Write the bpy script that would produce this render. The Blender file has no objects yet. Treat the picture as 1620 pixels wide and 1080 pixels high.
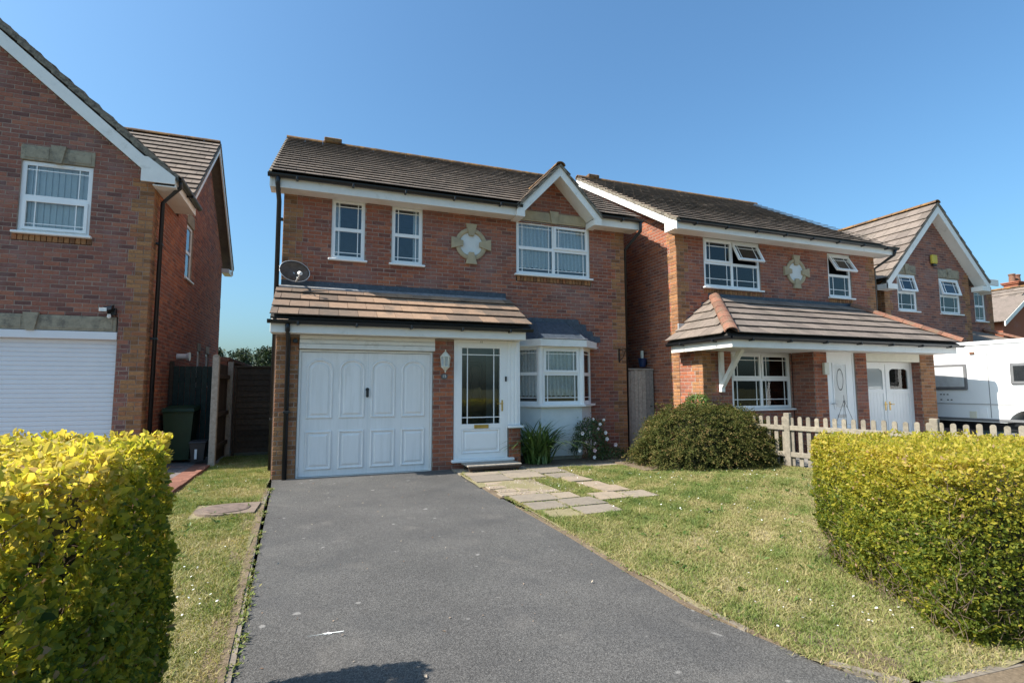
import bpy, bmesh, math, random
import numpy as np
from mathutils import Vector, Matrix
random.seed(7); rng = np.random.default_rng(7)
SC = bpy.context.scene; COL = SC.collection
R = math.radians

# ------------------------------------------------------------------ camera
cam_d = bpy.data.cameras.new('camera'); cam = bpy.data.objects.new('camera', cam_d); COL.objects.link(cam)
cam_d.sensor_width = 36; cam_d.sensor_fit = 'HORIZONTAL'; cam_d.lens = 826.6 / 1620 * 36
cam_d.clip_start = 0.05; cam_d.clip_end = 4000
YAW, PIT, ROL, CAMH = R(20.43), R(5.128), R(-0.185), 1.41
fw = Vector((math.sin(YAW) * math.cos(PIT), math.cos(YAW) * math.cos(PIT), math.sin(PIT)))
rt = Vector((math.cos(YAW), -math.sin(YAW), 0)); up = rt.cross(fw)
r2 = rt * math.cos(ROL) + up * math.sin(ROL); u2 = up * math.cos(ROL) - rt * math.sin(ROL)
mw = Matrix.Identity(4)
for i in range(3):
    mw[i][0] = r2[i]; mw[i][1] = u2[i]; mw[i][2] = -fw[i]
mw[2][3] = CAMH
cam.matrix_world = mw; SC.camera = cam

# ------------------------------------------------------------------ sky, sun, exposure
SUN_EL = R(45); SUN_T = 0.012
W = bpy.data.worlds.new('World'); SC.world = W; W.use_nodes = True
nt = W.node_tree; bgn = nt.nodes['Background']
sky = nt.nodes.new('ShaderNodeTexSky'); sky.sky_type = 'NISHITA'; sky.sun_disc = False
sky.sun_elevation = SUN_EL; sky.sun_rotation = R(-90); sky.altitude = 20
sky.air_density = 1.3; sky.dust_density = 3.0; sky.ozone_density = 9.0
tn = nt.nodes.new('ShaderNodeMix'); tn.data_type = 'RGBA'; tn.blend_type = 'MULTIPLY'; tn.inputs[0].default_value = 1.0; tn.inputs[7].default_value = (0.82, 0.99, 0.955, 1)   # clear, slightly cyan air
nt.links.new(sky.outputs[0], tn.inputs[6]); nt.links.new(tn.outputs[2], bgn.inputs[0]); bgn.inputs[1].default_value = 0.112
sl = bpy.data.lights.new('sun', 'SUN'); sl.energy = 4.5; sl.angle = R(0.53); sl.color = (1.0, 0.94, 0.84)
so = bpy.data.objects.new('sun', sl); COL.objects.link(so)
so.rotation_euler = Vector((math.cos(SUN_EL), -SUN_T, -math.sin(SUN_EL))).to_track_quat('-Z', 'Y').to_euler()
so.location = (-20, 0, 20)
vs = SC.view_settings
vs.view_transform = 'Standard'; vs.look = 'None'; vs.exposure = 1.03; vs.gamma = 1.0; vs.use_curve_mapping = False
SC.render.engine = 'CYCLES'
SC.cycles.max_bounces = 8; SC.cycles.transparent_max_bounces = 12; SC.cycles.use_denoising = True
SC.cycles.sample_clamp_indirect = 6

# ------------------------------------------------------------------ helpers
def tag(o, label=None, cat=None, group=None, kind=None):
    if label: o['label'] = label
    if cat: o['category'] = cat
    if group: o['group'] = group
    if kind: o['kind'] = kind
    return o
def wloc(o):
    v = Vector((0, 0, 0))
    while o is not None:
        v = v + o.location; o = o.parent
    return v
def thing(name, label, cat, loc, group=None):
    o = bpy.data.objects.new(name, None); COL.objects.link(o); o.location = loc; o.empty_display_size = 0.2
    return tag(o, label, cat, group)
def obj(name, me, parent=None, loc=None):
    o = bpy.data.objects.new(name, me); COL.objects.link(o)
    if parent is not None: o.parent = parent
    if loc is not None: o.location = loc
    return o
def frameT(ox, oy, oz=0.0, a=0.0):
    c, s = math.cos(a), math.sin(a)
    def T(p): return (ox + p[0] * c + p[1] * s, oy + p[0] * s - p[1] * c, oz + p[2])
    T.flip = True; T.a = a; T.o = (ox, oy, oz)
    return T
def comp(T, F):
    def G(p): return T(F(p))
    G.flip = getattr(T, 'flip', False); G.a = getattr(T, 'a', 0)
    return G
class MB:
    def __init__(s, T=None): s.v = []; s.f = []; s.t = []; s.T = T; s.tint = 0.5
    def add(s, vs, fs, T=None):
        T = T or s.T; b = len(s.v)
        fl = T is not None and getattr(T, 'flip', False)
        for p in vs: s.v.append(T(p) if T else tuple(p)); s.t.append(s.tint)
        for f in fs:
            f = [i + b for i in f]
            s.f.append(f[::-1] if fl else f)
        return s
    def box(s, x0, x1, y0, y1, z0, z1, T=None):
        return s.add([(x0,y0,z0),(x1,y0,z0),(x1,y1,z0),(x0,y1,z0),(x0,y0,z1),(x1,y0,z1),(x1,y1,z1),(x0,y1,z1)],
            [(0,3,2,1),(4,5,6,7),(0,1,5,4),(1,2,6,5),(2,3,7,6),(3,0,4,7)], T)
    def bbox(s, x0, x1, y0, y1, z0, z1, b=0.005, T=None):
        # box with chamfered edges
        X, Y, Z = (x0, x1), (y0, y1), (z0, z1); vs = []; idx = {}
        for i in (0, 1):
            for j in (0, 1):
                for k in (0, 1):
                    sx, sy, sz = (1, -1)[i], (1, -1)[j], (1, -1)[k]
                    for ax in range(3):
                        p = [X[i] + sx * b, Y[j] + sy * b, Z[k] + sz * b]; p[ax] = (X[i], Y[j], Z[k])[ax]
                        idx[(i, j, k, ax)] = len(vs); vs.append(p)
        fs = []
        for ax in range(3):
            o = [a for a in range(3) if a != ax]
            for sgn in (0, 1):
                q = []
                for (m, n) in ((0,0),(1,0),(1,1),(0,1)):
                    key = [0, 0, 0]; key[ax] = sgn; key[o[0]] = m; key[o[1]] = n
                    q.append(idx[(*key, ax)])
                good = (sgn == 1) if ax != 1 else (sgn == 0)
                fs.append(q if good else q[::-1])
        for ax in range(3):
            o = [a for a in range(3) if a != ax]
            for m in (0, 1):
                for n in (0, 1):
                    k0 = [0,0,0]; k0[o[0]] = m; k0[o[1]] = n; k1 = list(k0); k1[ax] = 1
                    q = [idx[(*k0, o[0])], idx[(*k1, o[0])], idx[(*k1, o[1])], idx[(*k0, o[1])]]
                    c = [sum(vs[i][d] for i in q) / 4 for d in range(3)]
                    e1 = Vector(vs[q[1]]) - Vector(vs[q[0]]); e2 = Vector(vs[q[3]]) - Vector(vs[q[0]])
                    ctr = Vector(((x0+x1)/2, (y0+y1)/2, (z0+z1)/2))
                    if e1.cross(e2).dot(Vector(c) - ctr) < 0: q = q[::-1]
                    fs.append(q)
        for i in (0, 1):
            for j in (0, 1):
                for k in (0, 1):
                    t = [idx[(i,j,k,0)], idx[(i,j,k,1)], idx[(i,j,k,2)]]
                    if (i + j + k) % 2 == 0: t = t[::-1]
                    fs.append(t)
        return s.add(vs, fs, T)
    def prism(s, poly, d0, d1, ax=1, T=None):
        # poly in the other two axes, extruded along ax from d0 to d1
        n = len(poly)
        def P(p, d):
            if ax == 1: return (p[0], d, p[1])
            if ax == 0: return (d, p[0], p[1])
            return (p[0], p[1], d)
        vs = [P(p, d0) for p in poly] + [P(p, d1) for p in poly]
        A = sum(poly[i][0] * poly[(i+1) % n][1] - poly[(i+1) % n][0] * poly[i][1] for i in range(n))
        fs = [list(range(n)), list(range(2*n-1, n-1, -1))] + [(i, i+n, (i+1) % n + n, (i+1) % n) for i in range(n)]
        pos = (A > 0) if ax != 1 else (A < 0)
        if (d1 > d0) == pos: fs = [list(f)[::-1] for f in fs]
        return s.add(vs, fs, T)
    def tube(s, pts, r, n=8, T=None, cap=True):
        pts = [Vector(p) for p in pts]; vs = []; fs = []
        rs = r if isinstance(r, (list, tuple)) else [r] * len(pts)
        for i, p in enumerate(pts):
            d = (pts[min(i+1, len(pts)-1)] - pts[max(i-1, 0)]).normalized()
            a = d.cross(Vector((0, 0, 1)))
            if a.length < 1e-3: a = Vector((1, 0, 0))
            a.normalize(); b = d.cross(a)
            for k in range(n):
                th = 2 * math.pi * (k + 0.5) / n
                vs.append(p + a * (rs[i] * math.cos(th)) + b * (rs[i] * math.sin(th)))
        for i in range(len(pts) - 1):
            for k in range(n):
                fs.append((i*n+k, (i+1)*n+k, (i+1)*n+(k+1) % n, i*n+(k+1) % n))
        if cap:
            fs.append(list(range(n))); fs.append(list(range((len(pts)-1)*n, len(pts)*n))[::-1])
        return s.add([tuple(v) for v in vs], fs, T)
    def lathe(s, prof, n=16, c=(0, 0, 0), T=None):
        vs = []; fs = []
        for (r, z) in prof:
            for k in range(n):
                th = 2 * math.pi * k / n
                vs.append((c[0] + r * math.cos(th), c[1] + r * math.sin(th), c[2] + z))
        for i in range(len(prof) - 1):
            for k in range(n):
                fs.append((i*n+k, i*n+(k+1) % n, (i+1)*n+(k+1) % n, (i+1)*n+k))
        fs.append(list(range(n))[::-1]); fs.append(list(range((len(prof)-1)*n, len(prof)*n)))
        return s.add(vs, fs, T)
    def build(s, name, mat, parent=None, smooth=False):
        o = wloc(parent) if parent is not None else Vector((0, 0, 0))
        me = bpy.data.meshes.new(name)
        me.from_pydata([(p[0]-o.x, p[1]-o.y, p[2]-o.z) for p in s.v], [], s.f)
        at = me.attributes.new('tint', 'FLOAT', 'POINT'); at.data.foreach_set('value', s.t)
        me.materials.append(mat)
        if smooth: me.polygons.foreach_set('use_smooth', [True] * len(me.polygons))
        me.update()
        return obj(name, me, parent)
def np_mesh(name, verts, faces, tint, mat, parent=None, smooth=False):
    # verts (N,3), faces (M,k) of one size
    o = wloc(parent) if parent is not None else Vector((0, 0, 0))
    verts = np.asarray(verts, np.float32) - np.array([o.x, o.y, o.z], np.float32)
    faces = np.asarray(faces, np.int32); k = faces.shape[1]
    me = bpy.data.meshes.new(name)
    me.vertices.add(len(verts)); me.vertices.foreach_set('co', verts.ravel())
    me.loops.add(faces.size); me.loops.foreach_set('vertex_index', faces.ravel())
    me.polygons.add(len(faces)); me.polygons.foreach_set('loop_start', np.arange(0, faces.size, k, dtype=np.int32))
    me.polygons.foreach_set('loop_total', np.full(len(faces), k, np.int32))
    at = me.attributes.new('tint', 'FLOAT', 'POINT'); at.data.foreach_set('value', np.asarray(tint, np.float32))
    me.materials.append(mat)
    if smooth: me.polygons.foreach_set('use_smooth', np.ones(len(faces), bool))
    me.update(calc_edges=True)
    return obj(name, me, parent)
def text_mesh(name, s, size, mat, parent, T):
    cu = bpy.data.curves.new(name, 'FONT'); cu.body = s; cu.size = size; cu.extrude = 0.002; cu.align_x = 'CENTER'; cu.align_y = 'CENTER'
    t = bpy.data.objects.new(name, cu); COL.objects.link(t)
    dg = bpy.context.evaluated_depsgraph_get(); me = bpy.data.meshes.new_from_object(t.evaluated_get(dg))
    bpy.data.objects.remove(t)
    o = wloc(parent)
    for v in me.vertices:
        p = T((v.co.x, v.co.z, v.co.y)); v.co = Vector(p) - o
    me.materials.clear(); me.materials.append(mat)
    return obj(name, me, parent)

# ------------------------------------------------------------------ materials
def newmat(name):
    m = bpy.data.materials.new(name); m.use_nodes = True
    n = m.node_tree.nodes; l = m.node_tree.links; p = n['Principled BSDF']
    return m, n, l, p
def _mix(n, l, a, b, fac, mode='MIX'):
    x = n.new('ShaderNodeMix'); x.data_type = 'RGBA'; x.blend_type = mode
    for sock, val in ((x.inputs[0], fac), (x.inputs[6], a), (x.inputs[7], b)):
        if hasattr(val, 'links'): l.new(val, sock)
        elif isinstance(val, (int, float)): sock.default_value = val
        else: sock.default_value = (*val, 1)
    return x.outputs[2]
def _noise(n, l, scale, detail=4, rough=0.6, vec=None, dist=0.0):
    t = n.new('ShaderNodeTexNoise'); t.inputs['Scale'].default_value = scale; t.inputs['Detail'].default_value = detail
    t.inputs['Roughness'].default_value = rough; t.inputs['Distortion'].default_value = dist
    if vec is None:
        g = n.new('ShaderNodeNewGeometry'); vec = g.outputs['Position']
    l.new(vec, t.inputs['Vector']); return t.outputs['Fac']
def _ramp(n, l, fac, stops, interp='LINEAR'):
    r = n.new('ShaderNodeValToRGB'); r.color_ramp.interpolation = interp; e = r.color_ramp.elements
    while len(e) < len(stops): e.new(0.5)
    for i, (p, c) in enumerate(stops):
        e[i].position = p; e[i].color = (*c, 1) if len(c) == 3 else c
    l.new(fac, r.inputs[0]); return r.outputs[0]
def _bump(n, l, p, h, strength, dist=0.01):
    b = n.new('ShaderNodeBump'); b.inputs['Strength'].default_value = strength; b.inputs['Distance'].default_value = dist
    l.new(h, b.inputs['Height']); l.new(b.outputs[0], p.inputs['Normal'])
def _tint(n):
    a = n.new('ShaderNodeAttribute'); a.attribute_name = 'tint'; return a.outputs['Fac']
def plain(name, col, rough=0.5, metal=0.0, var=0.12, vscale=6.0, bump=0.0, bscale=120.0, spec=0.5, dirt=None):
    m, n, l, p = newmat(name)
    f = _noise(n, l, vscale, 5, 0.65)
    lo = tuple(c * (1 - var) for c in col); hi = tuple(min(1, c * (1 + var)) for c in col)
    c = _ramp(n, l, f, [(0.3, lo), (0.7, hi)])
    if dirt:
        f2 = _ramp(n, l, _noise(n, l, dirt[1], 6, 0.7), [(dirt[2], (0, 0, 0)), (dirt[3], (1, 1, 1))])
        c = _mix(n, l, c, dirt[0], f2)
    l.new(c, p.inputs['Base Color']); p.inputs['Roughness'].default_value = rough; p.inputs['Metallic'].default_value = metal
    p.inputs['Specular IOR Level'].default_value = spec
    if bump: _bump(n, l, p, _noise(n, l, bscale, 3, 0.6), bump, 0.004)
    return m
def tinted(name, stops, rough=0.8, grain=40.0, gamt=0.25, bump=0.4, bscale=150.0, patch=None, spec=0.3, interp='LINEAR', patch2=None):
    # colour from the per-piece tint attribute, grained by noise; patch = (colour, scale, lo, hi, amount)
    m, n, l, p = newmat(name)
    c = _ramp(n, l, _tint(n), stops, interp)
    g = _noise(n, l, grain, 5, 0.7)
    k = _ramp(n, l, g, [(0.25, (1 - gamt,) * 3), (0.75, (1 + gamt,) * 3)])
    c = _mix(n, l, c, k, 1.0, 'MULTIPLY')
    for pt in (patch, patch2):
        if pt:
            f = _ramp(n, l, _noise(n, l, pt[1], 6, 0.65), [(pt[2], (0, 0, 0)), (pt[3], (pt[4],) * 3)])
            c = _mix(n, l, c, pt[0], f)
    l.new(c, p.inputs['Base Color']); p.inputs['Roughness'].default_value = rough
    p.inputs['Specular IOR Level'].default_value = spec
    if bump: _bump(n, l, p, _noise(n, l, bscale, 4, 0.7), bump, 0.004)
    return m
def leafmat(name, stops, trans=0.35, rough=0.45, spec=0.4):
    m, n, l, p = newmat(name)
    c = _ramp(n, l, _tint(n), stops)
    l.new(c, p.inputs['Base Color']); p.inputs['Roughness'].default_value = rough; p.inputs['Specular IOR Level'].default_value = spec
    tr = n.new('ShaderNodeBsdfTranslucent'); l.new(_mix(n, l, c, (1.25, 1.25, 0.7), 1.0, 'MULTIPLY'), tr.inputs[0])
    mx = n.new('ShaderNodeMixShader'); mx.inputs[0].default_value = trans
    l.new(p.outputs[0], mx.inputs[1]); l.new(tr.outputs[0], mx.inputs[2])
    l.new(mx.outputs[0], n['Material Output'].inputs[0]); return m
def glassmat(name, tint=(0.8, 0.85, 0.85), gain=1.7, frost=0.0):
    m, n, l, p = newmat(name); n.remove(p)
    fr = n.new('ShaderNodeFresnel'); fr.inputs[0].default_value = 1.5
    mu = n.new('ShaderNodeMath'); mu.operation = 'MULTIPLY'; mu.inputs[1].default_value = gain; mu.use_clamp = True
    l.new(fr.outputs[0], mu.inputs[0])
    gl = n.new('ShaderNodeBsdfGlossy'); gl.inputs['Roughness'].default_value = 0.005
    b = n.new('ShaderNodeBump'); b.inputs['Strength'].default_value = 0.02; b.inputs['Distance'].default_value = 0.05
    l.new(_noise(n, l, 2.2, 2, 0.5), b.inputs['Height']); l.new(b.outputs[0], gl.inputs['Normal'])
    if frost:
        tr = n.new('ShaderNodeBsdfPrincipled'); tr.inputs['Base Color'].default_value = (0.55, 0.6, 0.6, 1); tr.inputs['Roughness'].default_value = 0.4
        tp = n.new('ShaderNodeBsdfTransparent'); mm = n.new('ShaderNodeMixShader'); mm.inputs[0].default_value = frost
        l.new(tp.outputs[0], mm.inputs[1]); l.new(tr.outputs[0], mm.inputs[2]); tro = mm.outputs[0]
    else:
        tr = n.new('ShaderNodeBsdfTransparent'); tr.inputs[0].default_value = (*tint, 1); tro = tr.outputs[0]
    mx = n.new('ShaderNodeMixShader'); l.new(mu.outputs[0], mx.inputs[0]); l.new(tro, mx.inputs[1]); l.new(gl.outputs[0], mx.inputs[2])
    l.new(mx.outputs[0], n['Material Output'].inputs[0]); return m

BR = [(0.0, (0.13, 0.058, 0.046)), (0.2, (0.24, 0.082, 0.05)), (0.4, (0.31, 0.105, 0.056)), (0.6, (0.19, 0.08, 0.06)), (0.8, (0.27, 0.096, 0.058)), (1.0, (0.37, 0.135, 0.068))]
M = {}
BR = [(p, (c[0] * 1.07, c[1] * 1.0, c[2] * 0.98)) for p, c in BR]
M['brick'] = tinted('red_brick', BR, 0.85, 30, 0.35, 0.5, 90, patch=((0.29, 0.19, 0.175), 1.1, 0.46, 0.68, 0.45), patch2=((0.42, 0.35, 0.35), 9.0, 0.64, 0.75, 0.5))
M['brick_r'] = tinted('red_brick_warm', [(p, (c[0]*1.08, c[1]*1.08, c[2]*1.0)) for p, c in BR], 0.85, 30, 0.3, 0.5, 90, patch=((0.3, 0.2, 0.19), 1.1, 0.55, 0.75, 0.4), patch2=((0.45, 0.36, 0.34), 9.0, 0.68, 0.77, 0.4))
M['brick_dark'] = tinted('plum_brick', [(0.0, (0.125, 0.06, 0.052)), (0.3, (0.235, 0.092, 0.066)), (0.55, (0.3, 0.112, 0.07)), (0.8, (0.19, 0.09, 0.076)), (1.0, (0.37, 0.14, 0.08))], 0.8, 30, 0.3, 0.5, 90, patch=((0.27, 0.19, 0.18), 2.2, 0.5, 0.7, 0.5))
M['quoin'] = tinted('buff_brick', [(0.0, (0.17, 0.08, 0.04)), (0.35, (0.3, 0.145, 0.065)), (0.65, (0.37, 0.18, 0.078)), (1.0, (0.3, 0.115, 0.055))], 0.85, 35, 0.35, 0.5, 90, patch=((0.12, 0.06, 0.035), 14, 0.6, 0.72, 0.6))
M['mortar'] = plain('mortar', (0.31, 0.23, 0.18), 0.95, var=0.25, vscale=8, bump=0.5, bscale=200)
TL = [(0.0, (0.16, 0.126, 0.10)), (0.4, (0.195, 0.153, 0.122)), (0.75, (0.22, 0.172, 0.137)), (1.0, (0.25, 0.193, 0.153))]
M['tile'] = tinted('weathered_roof_tile', TL, 0.9, 14, 0.2, 0.3, 60, patch=((0.11, 0.092, 0.082), 2.0, 0.5, 0.7, 0.5), patch2=((0.26, 0.16, 0.05), 7.0, 0.66, 0.78, 0.5))
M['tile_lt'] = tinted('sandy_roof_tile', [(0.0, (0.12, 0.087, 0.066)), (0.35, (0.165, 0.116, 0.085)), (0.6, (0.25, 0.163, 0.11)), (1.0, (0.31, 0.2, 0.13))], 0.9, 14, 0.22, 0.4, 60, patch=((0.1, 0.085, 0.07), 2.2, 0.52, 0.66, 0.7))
M['tile_gr'] = tinted('grey_brown_roof_tile', [(0.0, (0.14, 0.11, 0.092)), (0.5, (0.18, 0.143, 0.12)), (1.0, (0.215, 0.17, 0.14))], 0.9, 12, 0.25, 0.4, 60, patch=((0.11, 0.095, 0.075), 2.5, 0.5, 0.68, 0.6))
M['ridge'] = tinted('lichen_ridge_tile', [(0, (0.09, 0.06, 0.04)), (1, (0.16, 0.09, 0.05))], 0.95, 20, 0.4, 0.6, 60, patch=((0.3, 0.155, 0.04), 5.0, 0.44, 0.62, 0.7))
M['hip'] = tinted('terracotta_hip_tile', [(0, (0.17, 0.08, 0.054)), (1, (0.26, 0.12, 0.077))], 0.9, 20, 0.35, 0.6, 60, patch=((0.16, 0.125, 0.085), 8.0, 0.48, 0.62, 0.7))
M['cement'] = plain('verge_cement', (0.2, 0.17, 0.13), 0.95, var=0.45, vscale=18, bump=0.8, bscale=60, dirt=((0.06, 0.05, 0.04), 12, 0.5, 0.65))
M['upvc'] = plain('white_upvc', (0.84, 0.82, 0.795), 0.35, var=0.03, vscale=3, dirt=((0.6, 0.59, 0.55), 5, 0.62, 0.85))
M['paint'] = plain('white_painted_board', (0.79, 0.755, 0.70), 0.5, var=0.05, vscale=4, bump=0.08, bscale=40, dirt=((0.5, 0.47, 0.4), 3.5, 0.58, 0.8))
def streaked(name, col, rough, dirt, amt):
    m, n, l, p = newmat(name); g = n.new('ShaderNodeNewGeometry'); mp = n.new('ShaderNodeMapping'); mp.inputs['Scale'].default_value = (9, 9, 0.9)
    l.new(g.outputs['Position'], mp.inputs['Vector']); f = _ramp(n, l, _noise(n, l, 1.6, 6, 0.7, mp.outputs[0]), [(0.42, (0,) * 3), (0.8, (amt,) * 3)])
    c = _mix(n, l, col, dirt, f); c = _mix(n, l, c, tuple(x * .93 for x in col), _ramp(n, l, _noise(n, l, 0.9, 4, 0.6), [(0.4, (0,) * 3), (0.7, (0.8,) * 3)]))
    l.new(c, p.inputs['Base Color']); p.inputs['Roughness'].default_value = rough; return m
M['garage'] = streaked('white_garage_paint', (0.86, 0.82, 0.785), 0.4, (0.55, 0.52, 0.46), 0.5)
M['roller'] = plain('white_roller_slat', (0.74, 0.72, 0.725), 0.4, var=0.03, vscale=3)
M['black'] = plain('black_plastic', (0.012, 0.013, 0.015), 0.38, var=0.2)
M['iron'] = plain('black_iron', (0.01, 0.01, 0.01), 0.6)
M['stone'] = plain('cast_stone', (0.42, 0.34, 0.22), 0.9, var=0.12, vscale=8, bump=0.3, bscale=160, dirt=((0.3, 0.25, 0.17), 3, 0.5, 0.75))
M['stone_d'] = plain('weathered_cast_stone', (0.31, 0.265, 0.19), 0.92, var=0.2, vscale=9, bump=0.3, bscale=160, dirt=((0.12, 0.105, 0.085), 6, 0.5, 0.72))
M['lead'] = plain('lead_flashing', (0.055, 0.07, 0.09), 0.6, metal=0.15, var=0.35, vscale=14, bump=0.7, bscale=45, dirt=((0.14, 0.155, 0.18), 18, 0.58, 0.7))
M['leadpale'] = plain('pale_lead_apron', (0.2, 0.2, 0.205), 0.7, var=0.3, vscale=16, bump=0.5, bscale=40, dirt=((0.13, 0.14, 0.16), 9, 0.5, 0.65))
M['render'] = plain('white_render', (0.66, 0.67, 0.65), 0.9, var=0.06, vscale=6, bump=0.6, bscale=90, dirt=((0.42, 0.42, 0.38), 3, 0.55, 0.8))
M['glass'] = glassmat('window_glass', (0.95, 0.97, 0.97), 1.5)
M['frost'] = glassmat('obscured_glass', frost=0.6)
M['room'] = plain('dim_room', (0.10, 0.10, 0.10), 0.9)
M['roomw'] = plain('pale_room', (0.3, 0.3, 0.28), 0.9)
M['lace'] = tinted('net_curtain', [(0, (0.55, 0.57, 0.58)), (1, (0.8, 0.81, 0.81))], 0.9, 30, 0.2, 0)
M['blind'] = plain('pale_blind', (0.8, 0.83, 0.82), 0.7, var=0.04)
M['bblind'] = plain('wooden_blind', (0.16, 0.11, 0.075), 0.6)
M['brass'] = plain('brass', (0.6, 0.4, 0.12), 0.3, metal=0.9)
M['cream'] = plain('cream_enamel', (0.7, 0.66, 0.54), 0.45, var=0.06)
M['dishm'] = plain('rusted_dish', (0.13, 0.085, 0.06), 0.55, metal=0.2, var=0.3, vscale=9, dirt=((0.09, 0.045, 0.02), 6, 0.45, 0.65))
M['galv'] = plain('pale_metal', (0.5, 0.5, 0.5), 0.45, metal=0.5)
M['white_gl'] = plain('glossy_white', (0.82, 0.83, 0.84), 0.22, var=0.02, vscale=1.5)
M['felt'] = plain('roof_felt', (0.03, 0.028, 0.026), 0.95)
# ------------------------------------------------------------------ building kit
def px(P):
    d = Vector(P) - Vector((0, 0, CAMH)); z = d.dot(fw)
    if z < 0.2: return None
    return (810 + 826.6 * d.dot(r2) / z, 540 - 826.6 * d.dot(u2) / z, z)
def in_frame(P, m=20):
    q = px(P)
    return q is not None and -m < q[0] < 1620 + m and -m < q[1] < 1080 + m
class House:
    def __init__(s, name, label, cat, loc):
        s.root = thing(name, label, cat, loc); s.bricks = []; s.tiles = []; s.wall = None
def plate(mb, us, zs, solid, d0, d1, T=None):
    # welded slab of grid cells with holes; d1 is the outer face
    idx = {}; vs = []; fs = []
    def V(i, j, k):
        key = (i, j, k)
        if key not in idx: idx[key] = len(vs); vs.append((us[i], (d0, d1)[k], zs[j]))
        return idx[key]
    nu, nz = len(us) - 1, len(zs) - 1
    S = lambda i, j: 0 <= i < nu and 0 <= j < nz and solid(i, j)
    for i in range(nu):
        for j in range(nz):
            if not S(i, j): continue
            fs.append((V(i,j,1), V(i,j+1,1), V(i+1,j+1,1), V(i+1,j,1)))
            fs.append((V(i,j,0), V(i+1,j,0), V(i+1,j+1,0), V(i,j+1,0)))
            if not S(i-1, j): fs.append((V(i,j,0), V(i,j+1,0), V(i,j+1,1), V(i,j,1)))
            if not S(i+1, j): fs.append((V(i+1,j,0), V(i+1,j,1), V(i+1,j+1,1), V(i+1,j+1,0)))
            if not S(i, j-1): fs.append((V(i,j,0), V(i,j,1), V(i+1,j,1), V(i+1,j,0)))
            if not S(i, j+1): fs.append((V(i,j+1,0), V(i+1,j+1,0), V(i+1,j+1,1), V(i,j+1,1)))
    mb.add(vs, fs, T)
def holed(mb, u0, u1, z0, z1, holes, d0, d1, T=None):
    us = sorted({u0, u1} | {min(max(h[k], u0), u1) for h in holes for k in (0, 1)})
    zs = sorted({z0, z1} | {min(max(h[k], z0), z1) for h in holes for k in (2, 3)})
    def solid(i, j):
        cu, cz = (us[i] + us[i+1]) / 2, (zs[j] + zs[j+1]) / 2
        return not any(h[0] < cu < h[1] and h[2] < cz < h[3] for h in holes)
    plate(mb, us, zs, solid, d0, d1, T)
BH = 0.065; CO = 0.075
def brick_geo(L, h, b=0.0055, dep=0.03):
    v = [(b,0,b),(L-b,0,b),(L-b,0,h-b),(b,0,h-b),(0,b*.8,0),(L,b*.8,0),(L,b*.8,h),(0,b*.8,h),(0,dep,0),(L,dep,0),(L,dep,h),(0,dep,h)]
    f = [(0,1,2,3)] + [(i+4, (i+1)%4+4, (i+1)%4, i) for i in range(4)] + [(i+8, (i+1)%4+8, (i+1)%4+4, i+4) for i in range(4)]
    return v, f
_bm = {}
def brick_mesh(L, h, mat, q):
    key = (round(L, 4), round(h, 4), mat, q)
    if key not in _bm:
        me = bpy.data.meshes.new('brick'); v, f = brick_geo(L, h); me.from_pydata(v, [], f)
        at = me.attributes.new('tint', 'FLOAT', 'POINT'); at.data.foreach_set('value', [(q + 0.5) / 10] * len(v))
        me.materials.append(M[mat]); me.update(); _bm[key] = me
    return _bm[key]
def lay(H, T, u, z, L, mat, h=BH, d=0.0):
    if L < 0.018 or h < 0.01: return
    H.bricks.append((T, u, z, L, h, mat, min(9, int(rng.random() * 10)), d + rng.normal(0, 0.0012)))
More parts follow.
